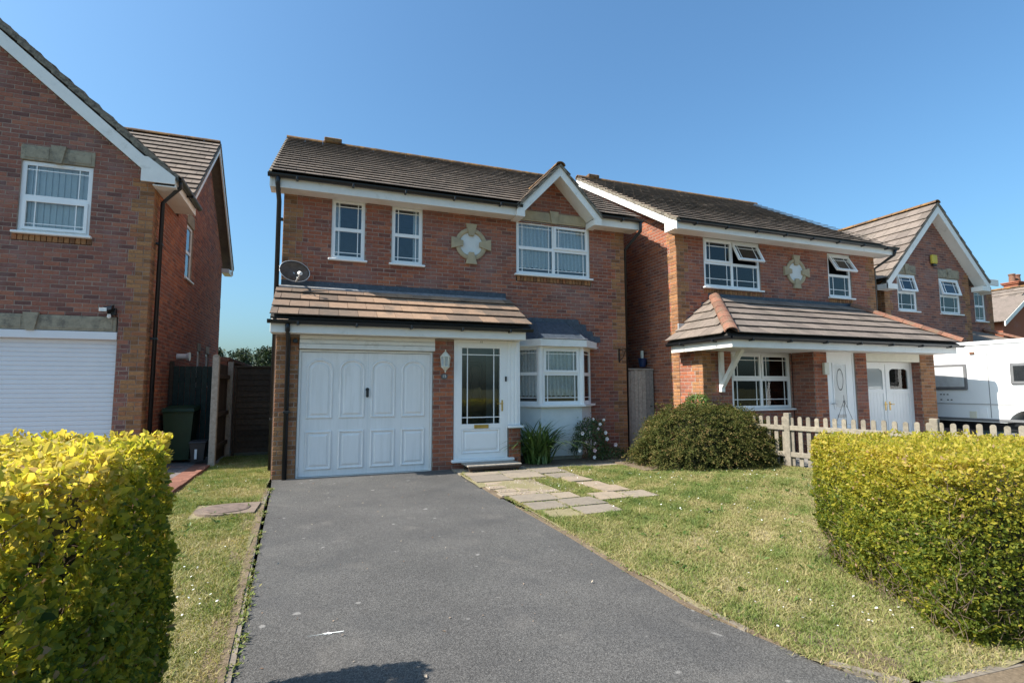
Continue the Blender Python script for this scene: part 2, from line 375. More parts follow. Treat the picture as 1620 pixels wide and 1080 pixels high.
def brick_wall(H, T, u0, u1, z0, z1, holes=(), top=None, ql=False, qr=False, mat='brick', qmat='quoin', mortar=True, full_q=False, seed=0):
    if mortar:
        m = MB(T); holed(m, u0 + 0.004, u1 - 0.004, z0, z1, list(holes), -0.10, -0.0045)
        if top:
            us = sorted(set(np.linspace(u0 + 0.004, u1 - 0.004, 41)) | {min(max(h[k], u0 + .004), u1 - .004) for h in holes for k in (0, 1)})
            for ua, ub in zip(us[:-1], us[1:]):
                ta, tb, c = top(ua) - 0.01, top(ub) - 0.01, (ua + ub) / 2; cuts = [(z1, None)]
                for h in sorted(holes, key=lambda q: q[2]):
                    if h[0] < c < h[1] and h[3] > z1: cuts = ([(z1, h[2])] if h[2] > z1 else []) + [(h[3], None)]
                for (za, zb) in cuts:
                    if zb is not None: m.prism([(ua, za), (ub, za), (ub, zb), (ua, zb)], -0.10, -0.0045, 1)
                    elif min(ta, tb) > za: m.prism([(ua, za), (ub, za), (ub, tb), (ua, ta)], -0.10, -0.0045, 1)
        H.mortar = getattr(H, 'mortar', []); H.mortar.append(m)
    k0 = int(math.floor(z0 / CO)); zt = max([z1] + ([max(top(u) for u in np.linspace(u0, u1, 60))] if top else []))
    for k in range(k0, int(zt / CO) + 1):
        z = k * CO + 0.005
        if z + BH > zt + 0.03: break
        a, b = u0, u1
        if top and z + BH > z1:
            ok = [u for u in np.linspace(u0, u1, 400) if top(u) > z + BH * 0.5]
            if not ok: break
            a, b = min(ok), max(ok)
        wq = 0.3375 if (k // 3) % 2 == seed % 2 else 0.225
        segs = []
        la, lb = a, b
        if ql and a < u0 + 0.05:
            la = u0 + wq; segs.append((u0, la, qmat, 0))
        if qr and b > u1 - 0.05:
            lb = u1 - wq; segs.append((lb, u1, qmat, 1))
        if full_q: segs = []; la, lb = a, b
        segs.append((la, lb, qmat if full_q else mat, 2))
        for (sa, sb, mt, side) in segs:
            cuts = []
            if side == 2:
                u = math.floor(sa / 0.225) * 0.225 - (0.1125 if k % 2 else 0.0)
                while u < sb:
                    cuts.append((max(u, sa), min(u + 0.225, sb))); u += 0.225
            else:
                if side == 0: u = sa; st = [0.1125, 0.225, 0.225] if k % 2 else [0.225, 0.225]
                else: st = [0.225, 0.225] if (k + 1) % 2 else [0.1125, 0.225, 0.225]; u = sa
                for w in st:
                    if u >= sb - 0.01: break
                    cuts.append((u, min(u + w, sb))); u += w
            for (ca, cb) in cuts:
                parts = [(ca, cb, z, z + BH)]
                for h in holes:
                    new = []
                    for (pa, pb, za, zb) in parts:
                        if h[1] <= pa or h[0] >= pb or h[3] <= za or h[2] >= zb: new.append((pa, pb, za, zb)); continue
                        if h[0] > pa: new.append((pa, h[0], za, zb))
                        if h[1] < pb: new.append((h[1], pb, za, zb))
                        ia, ib = max(pa, h[0]), min(pb, h[1])
                        if h[2] > za: new.append((ia, ib, za, h[2]))
                        if h[3] < zb: new.append((ia, ib, h[3], zb))
                    parts = new
                for (pa, pb, za, zb) in parts:
                    lay(H, T, pa + 0.005, za, pb - pa - 0.01, mt, zb - za, 0.003 if mt != mat and not full_q else 0.0)
def soldier(H, T, u0, u1, z0, z1, mat='quoin'):
    n = max(1, round((u1 - u0) / 0.075)); w = (u1 - u0) / n
    for i in range(n): lay(H, T, u0 + i * w + 0.005, z0 + 0.003, w - 0.01, mat, z1 - z0 - 0.006, 0.004)
def finish_bricks(H, cap=300):
    m0 = MB()
    for m in H.mortar:
        b = len(m0.v); m0.v += m.v; m0.t += m.t; m0.f += [[i + b for i in f] for f in m.f]
    H.wall = m0.build('wall', M['mortar'], H.root)
    sc = []
    for i, (T, u, z, L, h, mat, q, d) in enumerate(H.bricks):
        P = T((u + L / 2, 0, z)); p = px(P)
        if p is None or L < 0.2 or h < 0.06 or not (0 < p[0] < 1620 and 0 < p[1] < 1080): continue
        a, b = px(T((u, 0, z))), px(T((u + L, 0, z)))
        sc.append((-(abs(a[0] - b[0]) * h / p[2]), i))
    sc.sort(); pick = {i for _, i in sc[:cap]}
    wl = wloc(H.wall); rest = {}
    for i, (T, u, z, L, h, mat, q, d) in enumerate(H.bricks):
        if i in pick:
            L0 = round(L / 0.005) * 0.005; o = obj('brick', brick_mesh(L0, 0.065, mat, q), H.wall)
            o.location = Vector(T((u, d, z))) - wl; o.rotation_euler = (0, 0, T.a)
        else:
            r = rest.setdefault(mat, MB()); r.tint = (q + 0.5) / 10; v, f = brick_geo(L, h)
            r.add([(u + p[0], d - p[1], z + p[2]) for p in v], [g[::-1] for g in f], T)
    for mat, r in rest.items():
        tag(r.build('brickwork', M[mat], H.wall), kind='stuff')
# ---- roofs
_tm = {}
def tile_mesh(w, l, mat, q):
    key = (round(w, 3), round(l, 3), mat, q)
    if key not in _tm:
        t = 0.015; c = 0.002
        v = [(c,0,0),(w-c,0,0),(w-c,l,0),(c,l,0),(c,0,t*.6),(w-c,0,t*.6),(w-c,l,t),(c,l,t),(c+.003,c,t),(w-c-.003,c,t)]
        f = [(0,3,2,1),(4,5,9,8),(8,9,6,7),(0,1,5,4),(1,2,6,9,5),(2,3,7,6),(3,0,4,8,7)]
        me = bpy.data.meshes.new('roof_tile'); me.from_pydata(v, [], f)
        at = me.attributes.new('tint', 'FLOAT', 'POINT'); at.data.foreach_set('value', [(q + 0.5) / 10] * len(v))
        me.materials.append(M[mat]); me.update(); _tm[key] = (me, v, f)
    return _tm[key]
def tile_slope(H, P0, U, V, L, span, mat='tile', gauge=0.275, tw=0.3, tint=None, name='roof_tile'):
    U = Vector(U).normalized(); V = Vector(V).normalized(); N = U.cross(V)
    if N.z < 0: N = -N
    nc = max(1, round(L / gauge)); g = L / nc
    for c in range(nc):
        t = c * g; a, b = span(t + g * 0.5)
        if b - a < 0.04: continue
        u = math.floor(a / tw) * tw - (tw / 2 if c % 2 else 0)
        while u < b:
            x0, x1 = max(u, a), min(u + tw, b); u += tw
            if x1 - x0 < 0.03: continue
            Y = (V * g - N * 0.034).normalized(); Z = U.cross(Y)
            if Z.z < 0: Z = -Z
            o = Vector(P0) + U * x0 + V * (t + rng.normal(0, 0.0015)) + N * (0.057 + rng.normal(0, 0.0008))
            q = int(rng.random() * 10)
            if tint: q = max(0, min(9, int(tint(x0, t) * 10)))
            H.tiles.append((o, U, Y, Z, x1 - x0, min(g + 0.06, L - t), mat, q, name))
def finish_tiles(H, parent, cap=300, first=None):
    sc = []
    for i, tdat in enumerate(H.tiles):
        o, U, Y, Z, w, l = tdat[:6]
        ps = [px(o), px(o + U * w), px(o + Y * l)]
        if any(p is None for p in ps) or not (0 < ps[0][0] < 1620 and 0 < ps[0][1] < 1080) or w < 0.1: continue
        A = abs((ps[1][0]-ps[0][0]) * (ps[2][1]-ps[0][1]) - (ps[1][1]-ps[0][1]) * (ps[2][0]-ps[0][0]))
        sc.append((-A, i))
    sc.sort(); pick = {i for _, i in sc[:cap]}; wl = wloc(parent); rest = {}
    for i, (o, U, Y, Z, w, l, mat, q, nm) in enumerate(H.tiles):
        w2 = round(w, 2); l2 = round(l, 2); me, v, f = tile_mesh(max(w2, 0.03), l2, mat, q)
        mt = Matrix(((U.x, Y.x, Z.x, o.x), (U.y, Y.y, Z.y, o.y), (U.z, Y.z, Z.z, o.z), (0, 0, 0, 1)))
        if i in pick:
            ob = obj('roof_tile', me, parent); mt.translation = o - wl; ob.matrix_local = mt
        else:
            r = rest.setdefault(mat, MB()); r.tint = (q + 0.5) / 10
            r.add([tuple(mt @ Vector(p)) for p in v], f)
    for mat, r in rest.items(): tag(r.build('roof_tiling', M[mat], parent), kind='stuff')
def half_tiles(parent, A, B, r=0.11, step=0.42, mat='ridge', name='ridge_tile', lift=0.0):
    A, B = Vector(A), Vector(B); D = (B - A); n = max(1, round(D.length / step)); d = D.normalized()
    side = d.cross(Vector((0, 0, 1))).normalized(); nup = side.cross(d)
    for i in range(n):
        p, q = A + D * (i / n), A + D * ((i + 1) / n) - d * 0.006
        m = MB(); m.tint = rng.random(); vs = []; K = 8
        for (e, rr) in ((p, r), (q, r * 0.96)):
            for (ri) in (rr, rr - 0.02):
                for k in range(K + 1):
                    th = math.pi * k / K
                    vs.append(tuple(e + side * (ri * math.cos(th)) + nup * (ri * 0.75 * math.sin(th) + lift + rng.normal(0, 0.001))))
        W_ = K + 1; fs = []
        for k in range(K):
            fs += [(k, k+1, 2*W_+k+1, 2*W_+k), (W_+k, 3*W_+k, 3*W_+k+1, W_+k+1), (k, W_+k, W_+k+1, k+1), (2*W_+k, 2*W_+k+1, 3*W_+k+1, 3*W_+k)]
        m.add(vs, fs); m.build(name, M[mat], parent)
def gutter(H, T, u0, u1, z, d, br=0.85):
    m = MB(T); K = 8; vs = []
    for u in (u0, u1):
        for rr in (0.056, 0.05):
            for k in range(K + 1):
                th = math.pi + math.pi * k / K
                vs.append((u, d + 0.056 + rr * math.cos(th), z + rr * 1.05 * math.sin(th)))
    W_ = K + 1; fs = [(0, 2*W_, 3*W_, W_), (K, W_+K, 3*W_+K, 2*W_+K)]
    for k in range(K):
        fs += [(k, k+1, 2*W_+k+1, 2*W_+k), (W_+k, 3*W_+k, 3*W_+k+1, W_+k+1), (k, W_+k, W_+k+1, k+1), (2*W_+k, 2*W_+k+1, 3*W_+k+1, 3*W_+k)]
    m.add(vs, fs); g = m.build('gutter', M['black'], H.root)
    n = max(1, int((u1 - u0) / br))
    for i in range(n):
        u = u0 + (i + 0.5) * (u1 - u0) / n
        MB(T).bbox(u - 0.016, u + 0.016, d - 0.002, d + 0.118, z - 0.075, z - 0.02, 0.004).build('gutter_bracket', M['black'], g)
    return g
def pipe(H, pts, r=0.04, clips=(), name='downpipe'):
    o = MB().tube(pts, r, 10).build(name, M['black'], H.root, True)
    for c in clips: MB().bbox(c[0] - 0.05, c[0] + 0.05, c[1] - 0.045, c[1] + 0.06, c[2] - 0.018, c[2] + 0.018, 0.005).build('pipe_clip', M['black'], o)
    return o
# ---- windows
def ring(mb, u0, u1, z0, z1, t, d0, d1, T=None, us=(), zs=(), tb=None):
    # frame with mullions (us) and transoms (zs): lists of centre positions
    tb = tb or t
    U = [u0, u0 + t] + [x for c in us for x in (c - t * .5, c + t * .5)] + [u1 - t, u1]
    Z = [z0, z0 + tb] + [x for c in zs for x in (c - t * .5, c + t * .5)] + [z1 - t, z1]
    plate(mb, U, Z, lambda i, j: i % 2 == 0 or j % 2 == 0, d0, d1, T)
def light(win, T, u0, u1, z0, z1, vb=(), hb=(), sash=False, opn=0.0, glass='glass', df=-0.03):
    if opn:
        c, s = math.cos(opn), math.sin(opn)
        F = lambda p: (p[0], df + (p[1] - df) * c - (p[2] - z1) * s, z1 + (p[2] - z1) * c + (p[1] - df) * s)
        T = comp(T, F)
    if sash or opn:
        m = MB(T); ring(m, u0, u1, z0, z1, 0.048, df - 0.03, df + 0.014); m.build('sash', M['upvc'], win)
        u0, u1, z0, z1 = u0 + 0.046, u1 - 0.046, z0 + 0.046, z1 - 0.046
    MB(T).box(u0, u1, df - 0.022, df - 0.016, z0, z1).build('pane', M[glass], win)
    w, h = u1 - u0, z1 - z0; b = 0.0075
    for f in vb: MB(T).box(u0 + f * w - b, u0 + f * w + b, df - 0.014, df - 0.006, z0, z1).build('glazing_bar', M['upvc'], win)
    for f in hb: MB(T).box(u0, u1, df - 0.0132, df - 0.0065, z0 + f * h - b, z0 + f * h + b).build('glazing_bar', M['upvc'], win)
def curtain(win, T, u0, u1, z0, z1, d=-0.12, mat='lace', waves=9, amp=0.02, scallop=0.0):
    m = MB(T); n = 72; vs = []; 
    ph = rng.random() * 6
    for j, z in enumerate((z0, z1)):
        for i in range(n + 1):
            f = i / n; u = u0 + f * (u1 - u0)
            zz = z + (scallop * abs(math.sin(f * 24)) if j == 0 else 0)
            vs.append((u, d + amp * math.sin(f * waves * 6.28 + ph + 1.3 * math.sin(f * 17)), zz))
    m.add(vs, [(i, i + 1, n + 2 + i, n + 1 + i) for i in range(n)])
    m.t = [0.5 + 0.5 * math.sin(k * 0.8) for k in range(len(m.v))]
    return m.build('curtain', M[mat], win, True)
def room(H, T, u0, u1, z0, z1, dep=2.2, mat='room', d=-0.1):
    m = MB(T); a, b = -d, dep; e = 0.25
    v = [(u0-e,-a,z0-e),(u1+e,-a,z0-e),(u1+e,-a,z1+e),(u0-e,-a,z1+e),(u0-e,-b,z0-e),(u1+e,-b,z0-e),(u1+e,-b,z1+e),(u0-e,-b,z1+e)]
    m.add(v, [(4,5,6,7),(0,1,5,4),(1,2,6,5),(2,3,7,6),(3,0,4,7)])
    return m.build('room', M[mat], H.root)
def window(H, T, u0, u1, z0, z1, nu=1, split=0.5, sashes=(), opens={}, vm=(0.13, 0.87), sill=0.07, cur=None, label=None, rm='room', dep=2.2, hb=(0.86, 0.14), glass='glass', trickle=True):
    m = MB(T); t = 0.066; D = -0.03
    us = [u0 + (u1 - u0) * i / nu for i in range(1, nu)]; zc = z0 + (z1 - z0) * split if split else None
    ring(m, u0, u1, z0, z1, t, -0.075, D, us=us, zs=[zc] if zc else [])
    win = m.build('window', M['upvc'], H.root)
    if label: win['label'] = label
    E = [u0 + t * .5] + us + [u1 - t * .5]
    for i in range(nu):
        ua, ub = (u0 + t if i == 0 else us[i-1] + t / 2), (u1 - t if i == nu - 1 else us[i] - t / 2)
        if zc:
            key = (i, 1); light(win, T, ua - (0.02 if key in sashes else 0), ub + (0.02 if key in sashes else 0), zc + t / 2 - (0.01 if key in sashes else 0), z1 - t + (0.02 if key in sashes else 0), vm, (hb[0],) if hb else (), key in sashes, opens.get(key, 0), glass, D + (0.004 if key in sashes else 0))
            key = (i, 0); light(win, T, ua - (0.02 if key in sashes else 0), ub + (0.02 if key in sashes else 0), z0 + t - (0.02 if key in sashes else 0), zc - t / 2, vm, (hb[1],) if hb else (), key in sashes, opens.get(key, 0), glass, D + (0.004 if key in sashes else 0))
        else:
            light(win, T, ua, ub, z0 + t, z1 - t, vm, hb or (), (i, 0) in sashes, opens.get((i, 0), 0), glass, D)
        if trickle:
            w = ub - ua; MB(T).bbox(ua + w * .25, ub - w * .25, D, D + 0.012, z1 - t * .75, z1 - t * .35, 0.003).build('trickle_vent', M['upvc'], win)
    if sill:
        MB(T).bbox(u0 - 0.05, u1 + 0.05, -0.06, sill, z0 - 0.042, z0 - 0.002, 0.008).build('sill', M['upvc'], win)
    if rm: room(H, T, u0, u1, z0, z1, dep, rm)
    if cur: cur(win)
    return win
def keystone_lintel(H, T, u0, u1, z0, z1, mat='stone', d=0.012):
    c = (u0 + u1) / 2; o = MB(T).bbox(u0, u1, -0.08, d, z0, z1, 0.008).build('lintel', M[mat], H.root)
    a = 0.055; b = 0.105
    MB(T).prism([(c - a, z0 - 0.012), (c + a, z0 - 0.012), (c + b, z1 + 0.03), (c - b, z1 + 0.03)], -0.05, d + 0.03, 1).build('keystone', M[mat], o)
    for s in (-1, 1):
        x0, x1 = (u0 + 0.05, c - b - 0.02) if s < 0 else (c + b + 0.02, u1 - 0.05)
        MB(T).bbox(x0, x1, 0, d + 0.008, z0 + 0.035, z1 - 0.035, 0.006).build('panel', M[mat], o)
    return o
def oculus(H, T, cu, cz, s=1.0):
    m = MB(T); K = 48; vs = []; ro, ri = 0.325 * s, 0.235 * s
    for (r, d) in ((ro, -0.02), (ro, 0.028), (ro - 0.03, 0.04), (ri + 0.02, 0.036), (ri, 0.015), (ri, -0.02)):
        for k in range(K): vs.append((cu + r * math.cos(6.28319 * k / K), d, cz + r * math.sin(6.28319 * k / K)))
    fs = [(j*K+k, (j+1)*K+k, (j+1)*K+(k+1)%K, j*K+(k+1)%K) for j in range(5) for k in range(K)]
    m.add(vs, fs); o = m.build('oculus', M['stone'], H.root)
    m = MB(T); vs = [(cu + (ri + .005) * math.cos(6.28319 * k / K), 0.006, cz + (ri + .005) * math.sin(6.28319 * k / K)) for k in range(K)]
    m.add(vs, [list(range(K))[::-1]]); m.build('painted_disc', M['render'], o)
    for k in range(4):
        a = k * math.pi / 2; ca, sa = math.cos(a), math.sin(a)
        def F(p, ca=ca, sa=sa): return (cu + p[0] * ca - p[2] * sa, p[1], cz + p[0] * sa + p[2] * ca)
        r0, r1 = 0.17 * s, 0.41 * s
        MB(comp(T, F)).prism([(r0, -0.05*s), (r1, -0.115*s), (r1, 0.115*s), (r0, 0.05*s)], -0.01, 0.058, 1).build('keystone', M['stone'], o)
    return o
def arch_panel(T, u0, u1, z0, z1, arch=True):
    # raised and fielded panel with mouldings
    m = MB(T); loops = []
    for (ins, d) in ((0, 0.0), (0.010, 0.016), (0.024, 0.018), (0.04, -0.006), (0.05, -0.006), (0.085, 0.014)):
        a, b, c, e = u0 + ins, u1 - ins, z0 + ins, z1 - ins; r = (b - a) / 2; pts = [(a, d, c), (b, d, c)]
        if arch:
            zc = e - r * 0.8
            for k in range(17):
                th = math.pi * k / 16; pts.append(((a + b) / 2 + r * math.cos(th), d, zc + r * 0.8 * math.sin(th)))
        else: pts += [(b, d, e), (a, d, e)]
        loops.append(pts)
    n = len(loops[0]); vs = [p for lp in loops for p in lp]
    fs = [(j*n+k, (j+1)*n+k, (j+1)*n+(k+1)%n, j*n+(k+1)%n) for j in range(len(loops)-1) for k in range(n)]
    fs.append(list(range((len(loops)-1)*n, len(loops)*n))[::-1])
    m.add(vs, fs); return m
# ------------------------------------------------------------------ the house in the middle
def hull(H, poly_xz_left, x0, x1, name='body', mat='mortar'):
    # closed core of a house: profile in (y,z) extruded along x
    return MB().prism(poly_xz_left, x0, x1, 0).build(name, M[mat], H.root)
def sheet(H, quad, mat, name='roof', thick=0.03, parent=None):
    a, b, c = Vector(quad[0]), Vector(quad[1]), Vector(quad[2]); n = (b - a).cross(c - a).normalized()
    if n.z < 0: n = -n
    k = len(quad); vs = [tuple(q) for q in quad] + [tuple(Vector(q) - n * thick) for q in quad]
    fs = [list(range(k)), list(range(2*k-1, k-1, -1))] + [(i, i+k, (i+1)%k+k, (i+1)%k) for i in range(k)]
    return MB().add(vs, fs).build(name, M[mat], parent or H.root)
def board(H, p, q, w, t=0.03, mat='paint', name='bargeboard', drop=0.0, along='x', out=(0, -1, 0), parent=None):
    # sloping board whose top edge runs p->q, face turned to out
    p, q = Vector(p), Vector(q); o = Vector(out) * t; dn = Vector((0, 0, -w))
    vs = [p, q, q + dn, p + dn]; vs = vs + [v - o for v in vs]
    fs = [(0,1,2,3),(7,6,5,4),(0,4,5,1),(1,5,6,2),(2,6,7,3),(3,7,4,0)]
    return MB().add([tuple(v) for v in vs], fs).build(name, M[mat], parent or H.root)

HM = House('detached_house', 'red brick house with arched-panel white garage door and a small gable, centre of the row', 'house', (2.9, 9.95, 0))
TU = frameT(0, 9.95); TG = frameT(0, 9.08)
WZ0, WZ1 = 3.79, 4.92
holesU = [(-0.7, 3.56, -1, 3.12), (0.175, 0.765, WZ0, WZ1), (1.262, 1.85, WZ0, WZ1), (3.81, 5.53, WZ0 - .01, WZ1), (3.62, 5.42, 0.0, 2.3), (3.8, 5.56, 3.625, 3.735)]
brick_wall(HM, TU, -0.65, 6.41, 0.0, 4.93, holesU, ql=True, qr=True)
gtop = lambda u: 5.93 - abs(u - 4.65) * 1.06
brick_wall(HM, TU, 3.80, 5.50, 4.935, 4.94, [(3.85, 5.49, 4.9, 5.155)], top=gtop)
soldier(HM, TU, 3.82, 5.54, 3.63, 3.735)
brick_wall(HM, TG, -0.63, -0.285, 0.0, 2.28, full_q=True)
brick_wall(HM, TG, 1.90, 2.28, 0.0, 2.28, mat='brick_r')
brick_wall(HM, TG, 2.28, 3.55, 0.0, 0.115, mat='brick_r')
brick_wall(HM, TG, 3.31, 3.55, 0.115, 0.69, mat='brick_r')
finish_bricks(HM)
hull(HM, [(10.06, 0), (10.06, 4.95), (10.1, 5.05), (13.5, 7.3), (16.9, 5.05), (16.9, 0)], 5.9, 6.405)
hull(HM, [(12.4, 0), (12.4, 6.5), (13.5, 7.3), (16.9, 5.05), (16.9, 0)], -0.645, 5.9)
hull(HM, [(9.18, 0), (9.18, 2.5), (9.95, 3.0), (10.06, 5.02), (12.4, 6.5), (12.4, 0)], -0.645, -0.45)
# main windows
lace = lambda u0, u1, z0, z1, T=TU: (lambda w: curtain(w, T, u0, u1, z0, z1, -0.15, 'lace', 11, 0.022, 0.02))
def side_net(u0, u1):
    return lambda w: curtain(w, TU, u0, u1, WZ0, WZ1, -0.12, 'lace', 2, 0.02)
window(HM, TU, 0.175, 0.765, WZ0, WZ1, 1, 0.5, label='left of the two narrow upper windows', cur=side_net(0.17, 0.33))
window(HM, TU, 1.262, 1.85, WZ0, WZ1, 1, 0.5, label='right of the two narrow upper windows', cur=side_net(1.68, 1.86))
def nets3(w):
    curtain(w, TU, 3.84, 4.64, 3.93, 4.88, -0.105, 'lace', 9, 0.015, 0.03); curtain(w, TU, 4.7, 5.5, 3.93, 4.88, -0.105, 'lace', 9, 0.015, 0.03)
window(HM, TU, 3.81, 5.53, WZ0 - .01, WZ1, 2, 0.5, sashes=((1, 1),), cur=nets3, label='four-light window with net curtains under the gable', vm=(0.1, 0.9))
keystone_lintel(HM, TU, 3.86, 5.48, 4.925, 5.15)
oculus(HM, TU, 2.83, 4.30)
# main roof
RS = 0.613; PY = Vector((0, 1, RS)).normalized(); LR = 3.9 * math.sqrt(1 + RS * RS)
def zr(t): return 5.13 + t * PY.z
XL, XR = -0.86, 6.62
roofM = sheet(HM, [(XL, 9.6, 5.13), (3.78, 9.6, 5.13), (4.65, 11.1, 6.05), (5.52, 9.6, 5.13), (XR, 9.6, 5.13), (XR, 13.5, 7.52), (XL, 13.5, 7.52)], 'felt', 'roof')
sheet(HM, [(XL, 17.4, 5.13), (XR, 17.4, 5.13), (XR, 13.5, 7.52), (XL, 13.5, 7.52)], 'tile', 'rear_roof')
def spL(t):
    z = zr(t); h = (6.06 - z) / 1.05
    return (XL, 4.65 - h if h > 0 else 4.65)
def spR(t):
    z = zr(t); h = (6.06 - z) / 1.05
    return (4.65 + h if h > 0 else 4.65, XR)
tile_slope(HM, (0, 9.56, 5.11), (1, 0, 0), PY, LR + 0.03, spL, 'tile')
tile_slope(HM, (0, 9.56, 5.11), (1, 0, 0), PY, LR + 0.03, spR, 'tile')
DV = math.sqrt(1 + 1.05 ** 2)
sheet(HM, [(3.70, 9.56, 5.04), (3.76, 9.68, 5.12), (4.65, 11.1, 6.04), (4.65, 9.56, 6.04)], 'felt', 'gablet_roof')
sheet(HM, [(5.60, 9.56, 5.04), (5.54, 9.68, 5.12), (4.65, 11.1, 6.04), (4.65, 9.56, 6.04)], 'felt', 'gablet_roof')
def spD(t):
    z = 5.03 + t * 1.05 / DV; return (0.0, max(0.12, (z - 5.13) / RS + 0.06))
tile_slope(HM, (3.68, 9.54, 5.03), (0, 1, 0), (1, 0, 1.05), 0.97 * DV, spD, 'tile')
tile_slope(HM, (5.62, 9.54, 5.03), (0, 1, 0), (-1, 0, 1.05), 0.97 * DV, spD, 'tile')
half_tiles(roofM, (XL, 13.5, 7.53), (XR, 13.5, 7.53), 0.12)
half_tiles(roofM, (4.65, 9.52, 6.05), (4.65, 11.15, 6.07), 0.11, mat='ridge')
MB().bbox(-0.0, 0.42, 13.35, 13.65, 7.55, 7.68, 0.02).build('ridge_vent', M['ridge'], roofM)
# verge cement on the left gable and gablet edges
for (a, b) in (((XL - .02, 9.58, 5.15), (XL - .02, 13.5, 7.54)),):
    board(HM, a, b, 0.09, 0.05, 'cement', 'verge', out=(-1, 0, 0), parent=roofM)
for s in (-1, 1):
    board(HM, (4.65 + s * 0.97, 9.525, 5.065), (4.65, 9.525, 6.085), 0.055, 0.05, 'cement', 'verge', parent=roofM)
board(HM, (XL, 9.62, 5.08), (XL, 13.5, 7.46), 0.19, 0.03, out=(-1, 0, 0))
board(HM, (XR, 9.62, 5.08), (XR, 13.5, 7.46), 0.19, 0.03, out=(1, 0, 0))
# eaves: fascia, soffit, gutters
def eaves(H, x0, x1, yf, yw, zb, zt, ends=True):
    f = MB().bbox(x0, x1, yf - 0.02, yf + 0.004, zb, zt, 0.004).build('fascia', M['paint'], H.root)
    MB().box(x0 + .003, x1 - .003, yf + 0.006, yw + 0.02, zb + 0.006, zb + 0.016).build('soffit', M['paint'], H.root)
    return f
eaves(HM, XL, 3.70, 9.65, 9.95, 4.895, 5.07); eaves(HM, 5.60, XR, 9.65, 9.95, 4.895, 5.07)
MB().box(XL, -0.62, 9.66, 9.97, 4.93, 5.1).build('box_end', M['paint'], HM.root)
MB().box(6.38, XR - .002, 9.66, 9.97, 4.93, 5.1).build('box_end', M['paint'], HM.root)
TF = frameT(0, 9.63)
gutter(HM, TF, XL - .03, 3.80, 5.105, 0.0); gutter(HM, TF, 5.62, XR + .05, 5.105, 0.0)
for s in (-1, 1):
    X = lambda v: 4.65 + s * v
    MB().prism([(X(0.97), 4.87), (X(0.97), 5.02), (X(0.0), 6.04), (X(0.0), 5.83), (X(0.80), 4.99), (X(0.80), 4.87)], 9.555, 9.59, 1).build('bargeboard', M['paint'], HM.root)
    MB().prism([(X(0.0), 5.88), (X(0.0), 5.86), (X(0.80), 5.02), (X(0.83), 5.02)], 9.592, 9.96, 1).build('soffit', M['paint'], HM.root)
    MB().bbox(min(X(0.795), X(0.965)), max(X(0.795), X(0.965)), 9.592, 9.96, 4.872, 5.0, 0.003).build('box_end', M['paint'], HM.root)
# garage lean-to
LV = Vector((0, 1.21, 0.67)); LL = LV.length
roofL = sheet(HM, [(-0.70, 8.74, 2.52), (3.62, 8.74, 2.52), (3.62, 9.94, 3.185), (-0.70, 9.94, 3.185)], 'felt', 'garage_roof')
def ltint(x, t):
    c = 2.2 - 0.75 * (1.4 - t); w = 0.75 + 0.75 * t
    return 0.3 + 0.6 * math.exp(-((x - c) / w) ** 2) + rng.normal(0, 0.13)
n0 = len(HM.tiles)
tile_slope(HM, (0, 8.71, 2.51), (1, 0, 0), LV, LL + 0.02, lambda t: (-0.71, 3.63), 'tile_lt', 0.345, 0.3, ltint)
finish_tiles(HM, roofM, 300)
sheet(HM, [(-0.70, 9.74, 3.135), (3.56, 9.74, 3.135), (3.56, 9.94, 3.245), (-0.70, 9.94, 3.245)], 'leadpale', 'lead_apron', 0.012)
m = MB(TU)
for i in range(7):
    a, b = -0.645 + i * 0.601, -0.645 + (i + 1) * 0.601
    MB(TU).bbox(a, b + 0.012, 0.0035 + (i % 2) * 0.002, 0.009 + (i % 2) * 0.002, 3.17, 3.345, 0.002).build('lead_flashing', M['lead'], HM.root)
MB().bbox(-0.70, 3.54, 8.78, 8.802, 2.285, 2.43, 0.004).build('fascia', M['paint'], HM.root)
MB().box(-0.698, 3.538, 8.804, 9.12, 2.29, 2.3).build('soffit', M['paint'], HM.root)
MB().prism([(8.804, 2.302), (8.804, 2.45), (9.1, 2.62), (9.1, 2.302)], -0.699, -0.675, 0).build('box_end', M['paint'], HM.root)
MB().prism([(8.804, 2.302), (8.804, 2.45), (9.93, 3.1), (9.93, 2.302)], 3.515, 3.537, 0).build('box_end', M['paint'], HM.root)
gutter(HM, frameT(0, 8.78), -0.74, 3.65, 2.475, 0.0)
pipe(HM, [(-0.73, 9.57, 5.06), (-0.73, 9.6, 4.95), (-0.715, 9.84, 4.72), (-0.70, 9.86, 0.0)], clips=[(-0.69, 9.86, 4.4), (-0.69, 9.86, 2.6), (-0.69, 9.86, 0.9)])
pipe(HM, [(-0.45, 8.73, 2.42), (-0.45, 8.75, 2.33), (-0.445, 9.02, 2.2), (-0.44, 9.03, 0.0)], 0.037, clips=[(-0.44, 9.03, 1.05)])
pipe(HM, [(6.6, 9.56, 5.06), (6.6, 9.57, 4.86), (6.47, 10.02, 4.52), (6.46, 10.05, 0.0)], clips=[(6.47, 10.05, 3.9)])
